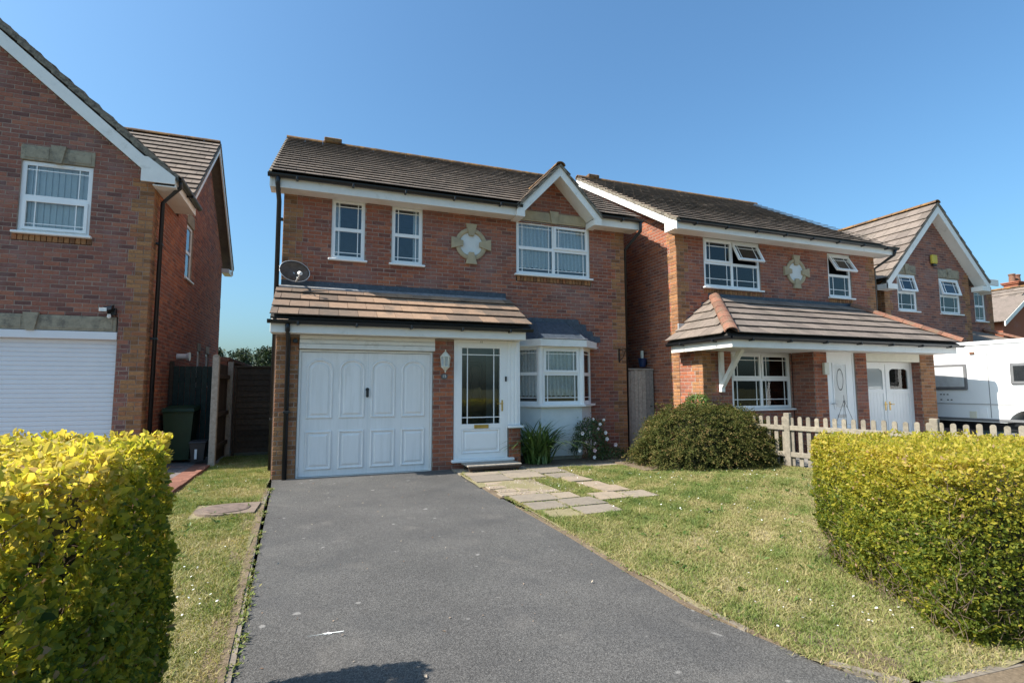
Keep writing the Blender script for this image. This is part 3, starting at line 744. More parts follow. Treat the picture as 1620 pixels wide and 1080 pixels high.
# garage door
TGd = frameT(0, 9.08 + 0.055)
m = MB(TG); ring(m, -0.282, 1.897, -0.03, 2.052, 0.035, -0.1, -0.03); m.build('garage_frame', M['paint'], HM.root)
gd = MB(TGd).bbox(-0.245, 1.86, -0.045, -0.002, 0.012, 2.012, 0.004).build('garage_door', M['garage'], HM.root)
MB(TGd).box(0.805, 0.8095, -0.01, 0.0012, 0.015, 2.01).build('centre_groove', M['render'], gd)
for i in range(4):
    c = 0.045 + i * 0.508 + (0.0 if i < 2 else 0.0)
    arch_panel(TGd, c - 0.205, c + 0.205, 0.93, 1.90).build('arched_panel', M['garage'], gd)
    arch_panel(TGd, c - 0.205, c + 0.205, 0.11, 0.735, False).build('square_panel', M['garage'], gd)
MB(TGd).lathe([(0.03, 0), (0.03, 0.012), (0.018, 0.02)], 14, (0, 0, 0), comp(TGd, lambda p: (0.80 + p[0], p[2], 1.40 + p[1]))).build('lock', M['black'], gd)
MB(TGd).bbox(0.778, 0.822, 0.012, 0.035, 1.27, 1.40, 0.01).build('handle', M['black'], gd)
hb = MB(TG).bbox(-0.28, 1.925, -0.1, 0.055, 2.062, 2.14, 0.004).build('shutter_box', M['paint'], HM.root)
MB(TG).bbox(-0.28, 1.925, -0.1, 0.049, 2.146, 2.212, 0.004).build('board', M['paint'], hb); MB(TG).bbox(-0.28, 1.925, -0.1, 0.045, 2.218, 2.283, 0.004).build('board', M['paint'], hb)
MB(TG).bbox(-0.378, -0.31, 0.0, 0.06, 2.15, 2.215, 0.006).build('alarm_sensor', M['black'], HM.root)
# porch: door, side panel, sill
m = MB(TG); ring(m, 2.283, 3.29, 0.118, 2.283, 0.06, -0.09, -0.012); pf = m.build('porch_frame', M['upvc'], HM.root)
m = MB(TG); ring(m, 2.338, 3.235, 0.172, 2.228, 0.088, -0.08, -0.004, zs=[0.735]); dr = m.build('porch_door', M['upvc'], HM.root)
MB(TG).box(2.424, 3.149, -0.045, -0.039, 0.78, 2.142).build('pane', M['glass'], dr)
for f in (2.535, 3.035): MB(TG).box(f - .008, f + .008, -0.037, -0.028, 0.78, 2.142).build('glazing_bar', M['upvc'], dr)
for f in (0.895, 2.02): MB(TG).box(2.424, 3.149, -0.0365, -0.029, f - .008, f + .008).build('glazing_bar', M['upvc'], dr)
arch_panel(frameT(0, 9.08 + 0.02), 2.424, 3.149, 0.258, 0.692, False).build('panel', M['upvc'], dr)
MB(TG).bbox(2.655, 2.925, -0.004, 0.008, 0.70, 0.765, 0.003).build('letter_plate', M['brass'], dr)
h = MB(TG).bbox(3.172, 3.2, -0.004, 0.006, 1.0, 1.2, 0.003).build('handle', M['brass'], dr)
MB(TG).tube([(3.186, 0.0, 1.14), (3.186, 0.045, 1.14), (3.17, 0.05, 1.14), (3.075, 0.05, 1.135)], 0.009, 8).build('lever', M['brass'], h)
sp = MB(TG).bbox(3.292, 3.5, -0.09, -0.014, 0.735, 2.283, 0.003).build('side_panel', M['upvc'], HM.root)
for u in (3.33, 3.405, 3.475): MB(TG).bbox(u - .024, u + .024, -0.02, -0.006, 0.75, 2.27, 0.006).build('cover_strip', M['upvc'], sp)
MB(TG).bbox(3.245, 3.275, -0.012, 0.015, 1.54, 1.63, 0.006).build('doorbell', M['black'], HM.root)
MB(TG).bbox(3.29, 3.60, -0.1, 0.06, 0.692, 0.732, 0.006).build('sill', M['upvc'], HM.root)
MB(TG).bbox(2.235, 3.40, -0.1, 0.075, 0.118, 0.165, 0.008).build('threshold', M['upvc'], HM.root)
MB().box(3.5, 3.545, 9.1, 9.95, 0.735, 2.29).build('porch_side', M['upvc'], HM.root)
MB().box(3.5, 3.548, 9.1, 9.95, 0.0, 0.69).build('porch_side_plinth', M['mortar'], HM.root)
text_mesh('door_number', '15', 0.055, M['stone_d'], pf, comp(TG, lambda p: (2.79 + p[0], -0.011 + p[1], 2.252 + p[2])))
ti = MB().box(2.2, 3.5, 10.3, 10.33, 0.1, 2.3).build('porch_back_wall', M['roomw'], HM.root)
MB().box(1.95, 1.98, 9.1, 10.3, 0.1, 2.3).build('porch_inner_wall', M['roomw'], HM.root)
MB().box(1.95, 3.5, 9.12, 10.3, 0.06, 0.1).build('porch_floor', M['room'], HM.root)
MB().box(1.95, 3.5, 9.12, 10.3, 2.3, 2.33).build('porch_ceiling', M['room'], HM.root)
idr = MB().bbox(2.45, 3.25, 10.255, 10.298, 0.1, 2.1, 0.004).build('inner_door', M['bblind'], HM.root)
TI = frameT(0, 10.254)
for (a, b, c, d) in ((2.52, 2.82, 0.3, 0.95), (2.88, 3.18, 0.3, 0.95), (2.52, 2.82, 1.15, 1.95), (2.88, 3.18, 1.15, 1.95)):
    arch_panel(TI, a, b, c, d, False).build('panel', M['bblind'], idr)
# bay window
BP = [(3.55, 9.95), (4.10, 9.40), (5.02, 9.40), (5.50, 9.88), (5.50, 9.95)]
def offset(k):
    s = k * math.tan(math.pi / 8)
    return [(3.55 - k * 1.414, 9.95), (4.10 - s, 9.40 - k), (5.02 + s, 9.40 - k), (5.50 + k * 0.9, 9.88 - k * .45), (5.50 + k * 0.9, 9.95)]
def bayprism(k, z0, z1, name, mat):
    p = offset(k); p = [(max(x, 3.55), y) for x, y in p]
    return MB().prism(p, z0, z1, 2).build(name, M[mat], HM.root)
bayprism(-0.05, 0.0, 0.09, 'bay_plinth', 'stone_d'); bayprism(-0.03, 0.09, 1.045, 'bay_apron', 'render'); bayprism(0.06, 1.047, 1.09, 'bay_sill', 'upvc')
bf = bayprism(0.11, 2.235, 2.375, 'bay_fascia', 'paint')
TB = frameT(4.10, 9.40); TBl = frameT(3.55, 9.95, 0, R(-45)); TBr = frameT(5.02, 9.40, 0, R(45))
window(HM, TB, 0.03, 0.89, 1.09, 2.236, 1, 0.53, sashes=((0, 1),), sill=0, rm=None, label='middle light of the bay window', vm=(0.09, 0.91), cur=lambda w: curtain(w, TB, 0.06, 0.86, 1.24, 2.2, -0.1, 'lace', 10, 0.02, 0.03))
window(HM, TBl, 0.05, 0.745, 1.09, 2.236, 1, 0.53, sill=0, rm=None, vm=(0.03,), label='left light of the bay window', cur=lambda w: curtain(w, TBl, 0.08, 0.7, 1.24, 2.2, -0.1, 'lace', 7, 0.02, 0.03), trickle=False)
window(HM, TBr, 0.03, 0.66, 1.09, 2.236, 1, 0.53, sill=0, rm=None, vm=(), label='right light of the bay window', cur=lambda w: curtain(w, TBr, 0.06, 0.62, 1.24, 2.2, -0.1, 'lace', 7, 0.02, 0.03), trickle=False)
for (x, y) in ((4.10, 9.40), (5.02, 9.40)):
    MB().tube([(x, y + 0.035, 1.09), (x, y + 0.035, 2.236)], 0.05, 8).build('corner_post', M['upvc'], HM.root)
room(HM, TU, 3.75, 5.3, 0.9, 2.1, 2.6, 'room', 0.0)
MB().box(3.6, 5.45, 9.5, 9.95, 2.24, 2.25).build('bay_ceiling', M['upvc'], HM.root)
o = offset(0.10); lb = [(max(o[0][0], 3.6), 9.95, 2.376), (o[1][0], o[1][1], 2.376), (o[2][0], o[2][1], 2.376), (o[3][0], o[3][1], 2.376), (o[4][0], 9.95, 2.376)]
tA, tB = (4.22, 9.945, 2.80), (4.92, 9.945, 2.80)
MB().add([lb[0], lb[1], lb[2], lb[3], lb[4], tA, tB], [(0, 1, 5), (1, 2, 6, 5), (2, 3, 6), (3, 4, 6), (0, 5, 6, 4), (0, 4, 3, 2, 1)]).build('bay_roof', M['lead'], HM.root)
MB().tube([(lb[1][0] + .02, lb[1][1] - .01, 2.385), (lb[2][0] + .02, lb[2][1] - .01, 2.385)], 0.014, 6).build('lead_drip', M['leadpale'], bf)
MB().tube([lb[1], tA], 0.013, 6).build('lead_roll', M['lead'], bf); MB().tube([lb[2], tB], 0.013, 6).build('lead_roll', M['lead'], bf)
MB(TU).prism([(3.60, 2.36), (3.68, 2.5), (3.80, 2.52), (3.82, 2.66), (3.98, 2.68), (4.0, 2.82), (4.1, 2.875), (5.22, 2.875), (5.24, 2.78), (5.40, 2.77), (5.42, 2.64), (5.56, 2.63), (5.58, 2.53), (5.74, 2.52), (5.76, 2.40), (5.6, 2.37)], 0.002, 0.012, 1).build('stepped_flashing', M['lead'], HM.root)
# ------------------------------------------------------------------ the house on the left
HL = House('neighbour_house', 'plum brick house with white roller garage door, cut off by the left edge', 'house', (-4.5, 10.6, 0))
TLf = frameT(0, 10.6); TLs = frameT(-2.78, 0, 0, R(90))
ltop = lambda u: 5.08 + min(-2.78 - u, u + 9.62) * 0.87
brick_wall(HL, TLf, -6.3, -2.78, 0.0, 5.0, [(-4.66, -3.69, 3.99, 5.455), (-5.52, -3.2, -1, 2.64), (-4.72, -3.64, 3.84, 3.945)], top=ltop, qr=True, mat='brick_dark')
soldier(HL, TLf, -4.72, -3.64, 3.845, 3.945)
stop_ = lambda u: 7.42 - abs(u - 15.05) * 0.875
LW = [(13.06, 13.7, 3.86, 5.36), (14.7, 15.05, 1.5, 2.55), (15.75, 16.15, 1.5, 2.55)]
brick_wall(HL, TLs, 10.6, 17.6, 0.0, 4.95, LW, top=stop_, ql=True, mat='brick_r', seed=1)
finish_bricks(HL)
MB().prism([(10.72, 0), (10.72, 5.0), (12.3, 5.0), (15.05, 7.35), (17.6, 5.1), (17.6, 0)], -3.6, -2.885, 0).build('body', M['mortar'], HL.root)
MB().prism([(-9.62, 0), (-9.62, 5.0), (-6.3, 7.95), (-6.3, 0)], 10.61, 10.7, 1).build('body', M['brick_dark'], HL.root)
MB().box(-9.6, -3.6, 13.2, 17.6, 0, 5.2).build('body', M['mortar'], HL.root)
def vblinds(w):
    for i in range(11):
        u = -4.63 + i * 0.086; c = math.cos(0.22) * 0.047; s = math.sin(0.22) * 0.047
        MB(TLf).add([(u, -0.12 - s, 4.02), (u + 2 * c, -0.12 + s, 4.02), (u + 2 * c, -0.12 + s, 5.17), (u, -0.12 - s, 5.17)], [(0, 1, 2, 3)]).build('blind_slat', M['blind'], w)
window(HL, TLf, -4.66, -3.69, 3.99, 5.19, 1, 0.5, sashes=((0, 0),), cur=vblinds, label='sash window with vertical blinds', vm=(0.15, 0.85))
keystone_lintel(HL, TLf, -4.68, -3.67, 5.2, 5.455, 'stone_d')
keystone_lintel(HL, TLf, -5.52, -3.22, 2.385, 2.635, 'stone_d')
rd = MB(TLf).bbox(-5.5, -3.2, -0.16, 0.02, 2.25, 2.378, 0.006).build('roller_door', M['roller'], HL.root)
m = MB(frameT(0, 10.6)); 
for i in range(30):
    z = i * 0.075; MB(TLf).add([(-5.5, -0.10, z), (-3.205, -0.10, z), (-3.205, -0.088, z + 0.012), (-5.5, -0.088, z + 0.012), (-3.205, -0.088, z + 0.062), (-5.5, -0.088, z + 0.062), (-3.205, -0.10, z + 0.075), (-5.5, -0.10, z + 0.075)],
        [(0, 3, 2, 1), (3, 5, 4, 2), (5, 7, 6, 4)]).build('slat', M['roller'], rd)
for (a, b, c, d) in LW:
    top = d - 0.28 if d > 5 else d - 0.2
    window(HL, TLs, a, b, c, top, 1, 0.5 if d > 5 else None, sill=0.05, vm=(), hb=None, trickle=False, dep=0.5)
    MB(TLs).bbox(a - 0.02, b + 0.02, -0.08, 0.01, top + 0.005, d, 0.006).build('lintel', M['stone_d'], HL.root)
# roof of the left house
GZ = lambda x: 5.30 + (-2.6 - x) * 0.87
roofHL = sheet(HL, [(-2.42, 10.45, 5.12), (-6.2, 10.45, GZ(-6.2)), (-6.2, 15.0, GZ(-6.2)), (-5.3, 15.0, GZ(-5.3)), (-2.42, 12.0, 5.10)], 'felt', 'roof')
sheet(HL, [(-9.98, 10.45, 5.10), (-6.2, 10.45, GZ(-6.2)), (-6.2, 15.0, GZ(-6.2)), (-9.98, 15.0, 5.10)], 'tile', 'far_roof')
VS = Vector((-1, 0, 0.87)); 
tile_slope(HL, (-2.40, 0, 5.10), (0, 1, 0), VS, 3.78 * VS.length, lambda t: (10.43, 12.0 + max(0, t / VS.length - 0.1) * 1.0), 'tile')
def xs_span(t):
    z = 5.15 + t * 0.875 / math.sqrt(1 + 0.875 ** 2); return (-2.6 - (z - 5.30) / 0.87, -2.54)
tile_slope(HL, (0, 12.0, 5.13), (1, 0, 0), (0, 1, 0.875), 3.05 * math.sqrt(1 + 0.875 ** 2), xs_span, 'tile')
sheet(HL, [(-2.56, 12.0, 5.12), (-5.3, 15.05, 7.78), (-2.56, 15.05, 7.78)], 'felt', 'wing_roof')
sheet(HL, [(-2.56, 18.1, 5.12), (-6.2, 18.1, 5.12), (-6.2, 15.05, 7.78), (-2.56, 15.05, 7.78)], 'tile', 'rear_roof')
finish_tiles(HL, roofHL, 200)
half_tiles(roofHL, (-5.3, 15.05, 7.82), (-2.55, 15.05, 7.82), 0.12)
# stepped verge and bargeboards
p0, p1 = Vector((-2.40, 10.435, 5.13)), Vector((-6.2, 10.435, GZ(-6.2) + 0.02)); n = 16
for i in range(n):
    a, b = p0.lerp(p1, i / n), p0.lerp(p1, (i + 1) / n)
    board(HL, a + Vector((0, 0, 0.045)), b + Vector((0, 0, 0.02)), 0.13, 0.06, 'cement', 'verge', parent=roofHL)
board(HL, (-2.84, 10.44, GZ(-2.84) - 0.13), (-6.2, 10.44, GZ(-6.2) - 0.13), 0.25, 0.03)
MB().prism([(-2.95, 5.0), (-2.44, 5.0), (-2.44, 5.13), (-2.86, 5.44), (-2.95, 5.44)], 10.408, 10.438, 1).build('bargeboard_foot', M['paint'], HL.root)
MB().box(-2.78, -2.45, 10.442, 12.0, 4.95, 4.97).build('soffit', M['paint'], HL.root)
MB().bbox(-2.452, -2.43, 10.442, 12.05, 4.95, 5.11, 0.003).build('fascia', M['paint'], HL.root)
MB().add([(-2.84, 10.445, 5.14), (-6.2, 10.445, 8.06), (-6.2, 10.62, 8.06), (-2.84, 10.62, 5.14)], [(0, 1, 2, 3)]).build('soffit', M['paint'], HL.root)
gutter(HL, frameT(-2.43, 0, 0, R(90)), 10.40, 12.1, 5.13, 0.0)
pipe(HL, [(-2.38, 10.5, 5.1), (-2.38, 10.55, 5.0), (-2.69, 10.76, 4.75), (-2.70, 10.78, 0.0)], 0.036, clips=[(-2.71, 10.78, 4.0), (-2.71, 10.78, 2.3)])
for (a, b) in (((-2.55, 12.0, 5.1), (-2.55, 15.05, 7.76)), ((-2.55, 18.1, 5.1), (-2.55, 15.05, 7.76))):
    board(HL, a, b, 0.17, 0.03, out=(1, 0, 0)); board(HL, (a[0] + .02, a[1], a[2] + .07), (b[0] + .02, b[1], b[2] + .07), 0.08, 0.05, 'cement', 'verge', out=(1, 0, 0), parent=roofHL)
MB().box(-2.78, -2.58, 17.5, 18.1, 4.9, 5.02).build('box_end', M['paint'], HL.root)

# ------------------------------------------------------------------ the house on the right
HR = House('porch_house', 'red brick house with a hipped porch roof and open casements behind the picket fence', 'house', (10.8, 9.6, 0))
TRf = frameT(0, 9.6); TRs = frameT(7.55, 0, 0, R(-90)); TRw = frameT(0, 8.86); TRb = frameT(0, 8.3)
brick_wall(HR, TRf, 7.55, 14.03, 2.2, 4.97, [(8.33, 10.02, 3.75, 4.9), (12.3, 13.13, 3.74, 4.88), (8.35, 13.4, 0, 3.32), (7.5, 8.35, 0, 2.45), (8.3, 10.05, 3.60, 3.70), (12.28, 13.15, 3.60, 3.70)], ql=True, qr=True, mat='brick')
soldier(HR, TRf, 8.3, 10.05, 3.60, 3.70); soldier(HR, TRf, 12.28, 13.15, 3.60, 3.70)
rtop = lambda u: 7.5 - abs(-u - 13.8) * 0.583
brick_wall(HR, TRs, -14.8, -9.6, 0.0, 4.95, [], top=rtop, qr=True, mat='brick_r', seed=1)
brick_wall(HR, TRs, -9.6, -8.86, 0.0, 2.24, [], qr=True, mat='brick_r')
brick_wall(HR, TRw, 7.55, 10.05, 0.0, 2.24, [(8.32, 10.0, 1.0, 2.21)], ql=True, mat='brick')
brick_wall(HR, frameT(10.05, 0, 0, R(-90)), -8.86, -8.3, 0.0, 2.24, [], mat='brick')
brick_wall(HR, TRb, 10.05, 10.44, 0.0, 2.24, [], mat='brick_r')
brick_wall(HR, TRb, 11.31, 11.68, 0.0, 2.24, [], mat='brick')
brick_wall(HR, TRb, 13.5, 14.02, 0.0, 2.24, [], full_q=True)
brick_wall(HR, frameT(13.5, 0, 0, R(-90)), -8.7, -8.3, 0.0, 2.24, [], mat='brick')
finish_bricks(HR)
MB().prism([(9.72, 0), (9.72, 5.0), (13.8, 7.38), (17.9, 5.0), (17.9, 0)], 13.5, 14.02, 0).build('body', M['mortar'], HR.root)
MB().prism([(12.5, 0), (12.5, 6.6), (13.8, 7.38), (17.9, 5.0), (17.9, 0)], 7.66, 13.5, 0).build('body', M['mortar'], HR.root)
MB().prism([(9.0, 0), (9.0, 2.2), (9.7, 2.2), (9.72, 5.0), (12.5, 6.6), (12.5, 0)], 7.66, 7.75, 0).build('body', M['mortar'], HR.root)
window(HR, TRf, 8.33, 10.02, 3.75, 4.9, 2, 0.5, sashes=((0, 1), (1, 1)), opens={(1, 1): R(27)}, vm=(0.16, 0.84), label='four-light upper window with its right top casement pushed open', hb=(0.8, 0.3), cur=lambda w: curtain(w, TRf, 9.22, 9.98, 3.78, 4.3, -0.11, 'blind', 9, 0.015))
window(HR, TRf, 12.3, 13.13, 3.74, 4.88, 1, 0.5, sashes=((0, 1),), opens={(0, 1): R(30)}, vm=(0.2, 0.8), label='narrow upper window with its top casement pushed open', hb=(0.78, 0.3), cur=lambda w: curtain(w, TRf, 12.35, 13.1, 3.78, 4.35, -0.11, 'lace', 9, 0.02))
oculus(HR, TRf, 11.17, 4.29)
def vene(w):
    for i in range(15):
        z = 1.06 + i * 0.075; MB(TRw).add([(8.37, -0.13, z), (9.96, -0.13, z), (9.96, -0.17, z + 0.045), (8.37, -0.17, z + 0.045)], [(0, 1, 2, 3)]).build('blind_slat', M['bblind'], w)
window(HR, TRw, 8.32, 10.0, 1.0, 2.21, 2, 0.52, sashes=((0, 1), (1, 1)), vm=(0.14, 0.86), label='four-light ground floor window under the porch roof', cur=vene, hb=(0.82, 0.25))
# front door
m = MB(TRb); ring(m, 10.44, 11.31, 0.08, 2.24, 0.055, -0.1, -0.03); m.build('door_frame', M['upvc'], HR.root)
rdoor = MB(TRb).bbox(10.5, 11.25, -0.09, -0.035, 0.1, 2.19, 0.004).build('front_door', M['upvc'], HR.root)
m = MB(frameT(0, 8.3 + 0.034)); ring(m, 10.62, 11.06, 0.98, 1.98, 0.03, -0.005, 0.012); m.build('glazing_frame', M['upvc'], rdoor)
MB(TRb).box(10.65, 11.03, -0.033, -0.029, 1.01, 1.95).build('obscured_pane', M['frost'], rdoor)
K = 24; vs = []
for (r0) in (0.10, 0.088):
    for k in range(K): vs.append((10.84 + r0 * math.cos(6.283 * k / K), -0.028 + 0.002, 1.62 + 2.4 * r0 * math.sin(6.283 * k / K)))
MB(TRb).add(vs, [(k, (k + 1) % K, K + (k + 1) % K, K + k) for k in range(K)]).build('leaded_motif', M['black'], rdoor)
arch_panel(frameT(0, 8.3 + 0.034), 10.6, 11.12, 0.2, 0.68, False).build('panel', M['upvc'], rdoor)
MB(TRb).bbox(10.72, 10.98, -0.036, -0.024, 0.80, 0.87, 0.003).build('letter_plate', M['galv'], rdoor)
MB(TRb).tube([(10.55, -0.03, 1.1), (10.55, 0.02, 1.1), (10.66, 0.02, 1.1)], 0.01, 6).build('handle', M['galv'], rdoor)
# garage double doors
m = MB(TRb); ring(m, 11.68, 13.5, 0.0, 2.03, 0.05, -0.26, -0.2, us=[12.59]); m.build('garage_frame', M['upvc'], HR.root)
MB(TRb).bbox(11.66, 13.52, -0.3, -0.01, 2.032, 2.245, 0.004).build('beam', M['cream'], HR.root)
for (a, b, hs) in ((11.735, 12.562, 1), (12.618, 13.445, -1)):
    T2 = frameT(0, 8.3 + 0.21)
    m = MB(T2); ring(m, a, b, 0.05, 1.98, 0.09, -0.03, 0.0, zs=[1.36]); gl = m.build('garage_leaf', M['upvc'], HR.root)
    MB(T2).box(a + 0.085, b - 0.085, -0.022, -0.016, 1.4, 1.9).build('pane', M['frost' if hs > 0 else 'glass'], gl)  # pale frosted left pane stands in for reflected light and a white interior
    MB(T2).prism([(a + .09, 1.80), (a + .12, 1.85), (a + .2, 1.88), (b - .2, 1.88), (b - .12, 1.85), (b - .09, 1.80), (b - .09, 1.9), (a + .09, 1.9)], -0.014, -0.001, 1).build('arch_infill', M['upvc'], gl)
    for i in range(6):
        w = (b - a - 0.18) / 6; MB(T2).bbox(a + .09 + i * w, a + .09 + (i + 1) * w, -0.028, -0.012, 0.13, 1.32, 0.004).build('plank', M['upvc'], gl)
    c = (b - 0.045) if hs > 0 else (a + 0.045)
    MB(T2).bbox(c - .02, c + .02, 0.0, 0.008, 0.92, 1.12, 0.003).build('handle_plate', M['brass'], gl)
    MB(T2).tube([(c, 0.005, 1.06), (c, 0.045, 1.06), (c - hs * 0.1, 0.045, 1.055)], 0.01, 6).build('handle', M['brass'], gl)
MB(TRb).box(11.7, 13.5, -1.2, -1.15, 0.0, 2.1).build('garage_back', M['roomw'], HR.root)
# roofs of the right house
RX0, RX1 = 7.28, 14.32
sv = Vector((0, 4.6, 2.68))
roofR = sheet(HR, [(RX0, 9.22, 5.08), (RX1, 9.22, 5.08), (RX1, 13.8, 7.75), (RX0, 13.8, 7.75)], 'felt', 'roof')
sheet(HR, [(RX0, 18.4, 5.08), (RX1, 18.4, 5.08), (RX1, 13.8, 7.75), (RX0, 13.8, 7.75)], 'tile', 'rear_roof')
tile_slope(HR, (0, 9.18, 5.07), (1, 0, 0), sv, sv.length, lambda t: (RX0, RX1), 'tile')
half_tiles(roofR, (RX0, 13.8, 7.77), (RX1, 13.8, 7.77), 0.12)
MB().bbox(7.62, 8.0, 13.68, 13.92, 7.8, 7.92, 0.02).build('ridge_vent', M['ridge'], roofR)
board(HR, (RX0, 9.2, 5.07), (RX0, 13.8, 7.72), 0.2, 0.03, out=(-1, 0, 0)); board(HR, (RX0, 18.4, 5.07), (RX0, 13.8, 7.72), 0.2, 0.03, out=(-1, 0, 0))
for i in range(14):
    a = Vector((RX0 - .015, 9.18, 5.09)).lerp(Vector((RX0 - .015, 13.8, 7.76)), i / 14); b = Vector((RX0 - .015, 9.18, 5.09)).lerp(Vector((RX0 - .015, 13.8, 7.76)), (i + 1) / 14)
    board(HR, a + Vector((0, 0, .03)), b + Vector((0, 0, .01)), 0.07, 0.09, 'cement', 'verge', out=(-1, 0, 0), parent=roofR)
MB().add([(RX0 + .03, 9.22, 4.92), (RX0 + .03, 13.8, 7.58), (7.66, 13.8, 7.58), (7.66, 9.22, 4.92)], [(0, 1, 2, 3)]).build('soffit', M['bblind'], HR.root)
MB().box(RX0 - .002, 7.56, 9.23, 9.62, 4.90, 5.1).build('box_end', M['paint'], HR.root)
eaves(HR, RX0, RX1, 9.24, 9.6, 4.895, 5.05)
gutter(HR, frameT(0, 9.22), RX0 + .05, RX1 + .03, 5.075, 0.0)
pipe(HR, [(14.25, 9.16, 5.05), (14.25, 9.2, 4.9), (14.1, 9.66, 4.6), (14.09, 9.68, 0.0)])
# hipped porch roof
pv = Vector((0, 1.92, 1.06)); PL = pv.length
roofP = sheet(HR, [(7.22, 7.66, 2.42), (13.88, 7.66, 2.42), (13.05, 9.58, 3.48), (8.55, 9.58, 3.48)], 'felt', 'porch_roof')
sheet(HR, [(7.22, 7.66, 2.42), (7.22, 9.58, 2.42), (8.55, 9.58, 3.48)], 'felt', 'porch_roof')
sheet(HR, [(13.88, 7.66, 2.42), (13.88, 9.58, 2.42), (13.05, 9.58, 3.48)], 'tile_gr', 'porch_roof')
tile_slope(HR, (0, 7.64, 2.42), (1, 0, 0), pv, PL, lambda t: (7.22 + 1.33 * t / PL, 13.88 - 0.83 * t / PL), 'tile_gr', 0.36, 0.34)
hv = Vector((1.33, 0, 1.06))
tile_slope(HR, (7.2, 0, 2.42), (0, 1, 0), hv, hv.length, lambda t: (7.66 + 1.92 * t / hv.length, 9.58), 'tile_gr', 0.36, 0.34)
finish_tiles(HR, roofR, 300)
half_tiles(roofP, (7.20, 7.62, 2.47), (8.57, 9.58, 3.53), 0.13, 0.4, 'hip', 'hip_tile'); half_tiles(roofP, (13.9, 7.62, 2.47), (13.03, 9.58, 3.53), 0.13, 0.4, 'hip', 'hip_tile')
MB().bbox(7.29, 13.83, 7.70, 7.722, 2.2, 2.37, 0.003).build('fascia', M['paint'], HR.root)
MB().bbox(7.268, 7.29, 7.70, 9.5, 2.2, 2.37, 0.003).build('fascia', M['paint'], HR.root)
MB().box(7.292, 13.83, 7.724, 8.84, 2.21, 2.22).build('soffit', M['paint'], HR.root); MB().box(7.292, 7.56, 8.84, 9.5, 2.21, 2.22).build('soffit', M['paint'], HR.root)
MB().box(10.05, 13.83, 8.84, 9.6, 2.21, 2.22).build('soffit', M['paint'], HR.root)
gutter(HR, frameT(0, 7.70), 7.2, 13.96, 2.395, 0.0); gutter(HR, frameT(7.268, 0, 0, R(-90)), -9.56, -7.62, 2.395, 0.0)
for i in range(8):
    a = 8.5 + i * 0.575; MB(TRf).bbox(a, a + 0.587, 0.003 + (i % 2) * .002, 0.008 + (i % 2) * .002, 3.46, 3.60, 0.002).build('lead_flashing', M['lead'], HR.root)
MB(TRf).prism([(7.62, 2.7), (7.62, 2.86), (7.8, 2.9), (7.82, 3.04), (8.0, 3.06), (8.02, 3.2), (8.2, 3.22), (8.22, 3.38), (8.4, 3.4), (8.42, 3.6), (8.6, 3.6), (8.62, 3.45)], 0.002, 0.011, 1).build('stepped_flashing', M['lead'], HR.root)
sheet(HR, [(8.55, 9.42, 3.44), (13.05, 9.42, 3.44), (13.05, 9.59, 3.53), (8.55, 9.59, 3.53)], 'lead', 'lead_apron', 0.012)
MB().bbox(7.50, 7.72, 9.52, 9.56, 2.52, 2.86, 0.004).build('roof_end_board', M['galv'], HR.root)
bk = MB().bbox(7.96, 8.06, 8.78, 8.855, 1.36, 2.2, 0.006).build('bracket_post', M['paint'], HR.root)
MB().add([(7.965, 8.80, 1.42), (8.055, 8.80, 1.42), (8.055, 8.80, 1.56), (7.965, 8.80, 1.56), (7.965, 8.2, 2.2), (8.055, 8.2, 2.2), (8.055, 8.31, 2.2), (7.965, 8.31, 2.2)], [(0,1,5,4),(1,2,6,5),(2,3,7,6),(3,0,4,7),(0,3,2,1),(4,5,6,7)]).build('bracket_brace', M['paint'], bk)
MB(TRb).bbox(10.28, 10.42, 0.0, 0.07, 1.72, 1.98, 0.01).build('meter_box', M['cream'], HR.root)

HR.root.location = (10.368, 9.216, 0); HR.root.scale = (0.96, 0.96, 0.972)

# ------------------------------------------------------------------ gabled house beyond
HG = House('gabled_house', 'plum brick house with a steep white-edged gable and a yellow alarm box', 'house', (17.2, 10.1, 0))
THf = frameT(0, 10.1)
htop = lambda u: 6.62 - abs(u - 17.25) * 1.02
brick_wall(HG, THf, 15.12, 18.98, 0.0, 4.45, [(15.68, 16.5, 3.62, 4.98), (17.55, 18.5, 3.64, 4.98)], top=htop, ql=True, qr=True, mat='brick_dark')
brick_wall(HG, frameT(15.12, 0, 0, R(-90)), -13.0, -10.1, 0.0, 4.5, [], qr=True, mat='brick_r')
TH2 = frameT(0, 11.5)
brick_wall(HG, TH2, 18.98, 22.9, 0.0, 5.0, [(21.86, 22.46, 3.74, 4.82)], qr=True, mat='brick_dark')
finish_bricks(HG, 0)
for (a, b) in ((15.68, 16.5), (17.55, 18.5)):
    window(HG, THf, a, b, 3.62, 4.7, 1, 0.5, sashes=((0, 1),), opens={(0, 1): R(13)}, vm=(0.2, 0.8), hb=(0.75, 0.3), label='upper window with its top casement open', cur=lambda w, a=a, b=b: curtain(w, THf, a, b, 3.65, 4.65, -0.11, 'lace', 7, 0.02))
    keystone_lintel(HG, THf, a - .02, b + .02, 4.715, 4.98, 'stone_d')
window(HG, TH2, 21.86, 22.46, 3.74, 4.82, 1, 0.5, vm=(0.5,), label='window in the set-back wing')
MB().box(15.25, 23.0, 13.0, 18.0, 0, 4.9).build('body', M['mortar'], HG.root)
MB().box(18.85, 18.97, 10.2, 11.5, 0, 4.6).build('body', M['mortar'], HG.root)
roofG = sheet(HG, [(14.85, 9.8, 4.42), (17.25, 9.8, 6.87), (17.25, 17.5, 6.87), (14.85, 17.5, 4.42)], 'felt', 'roof')
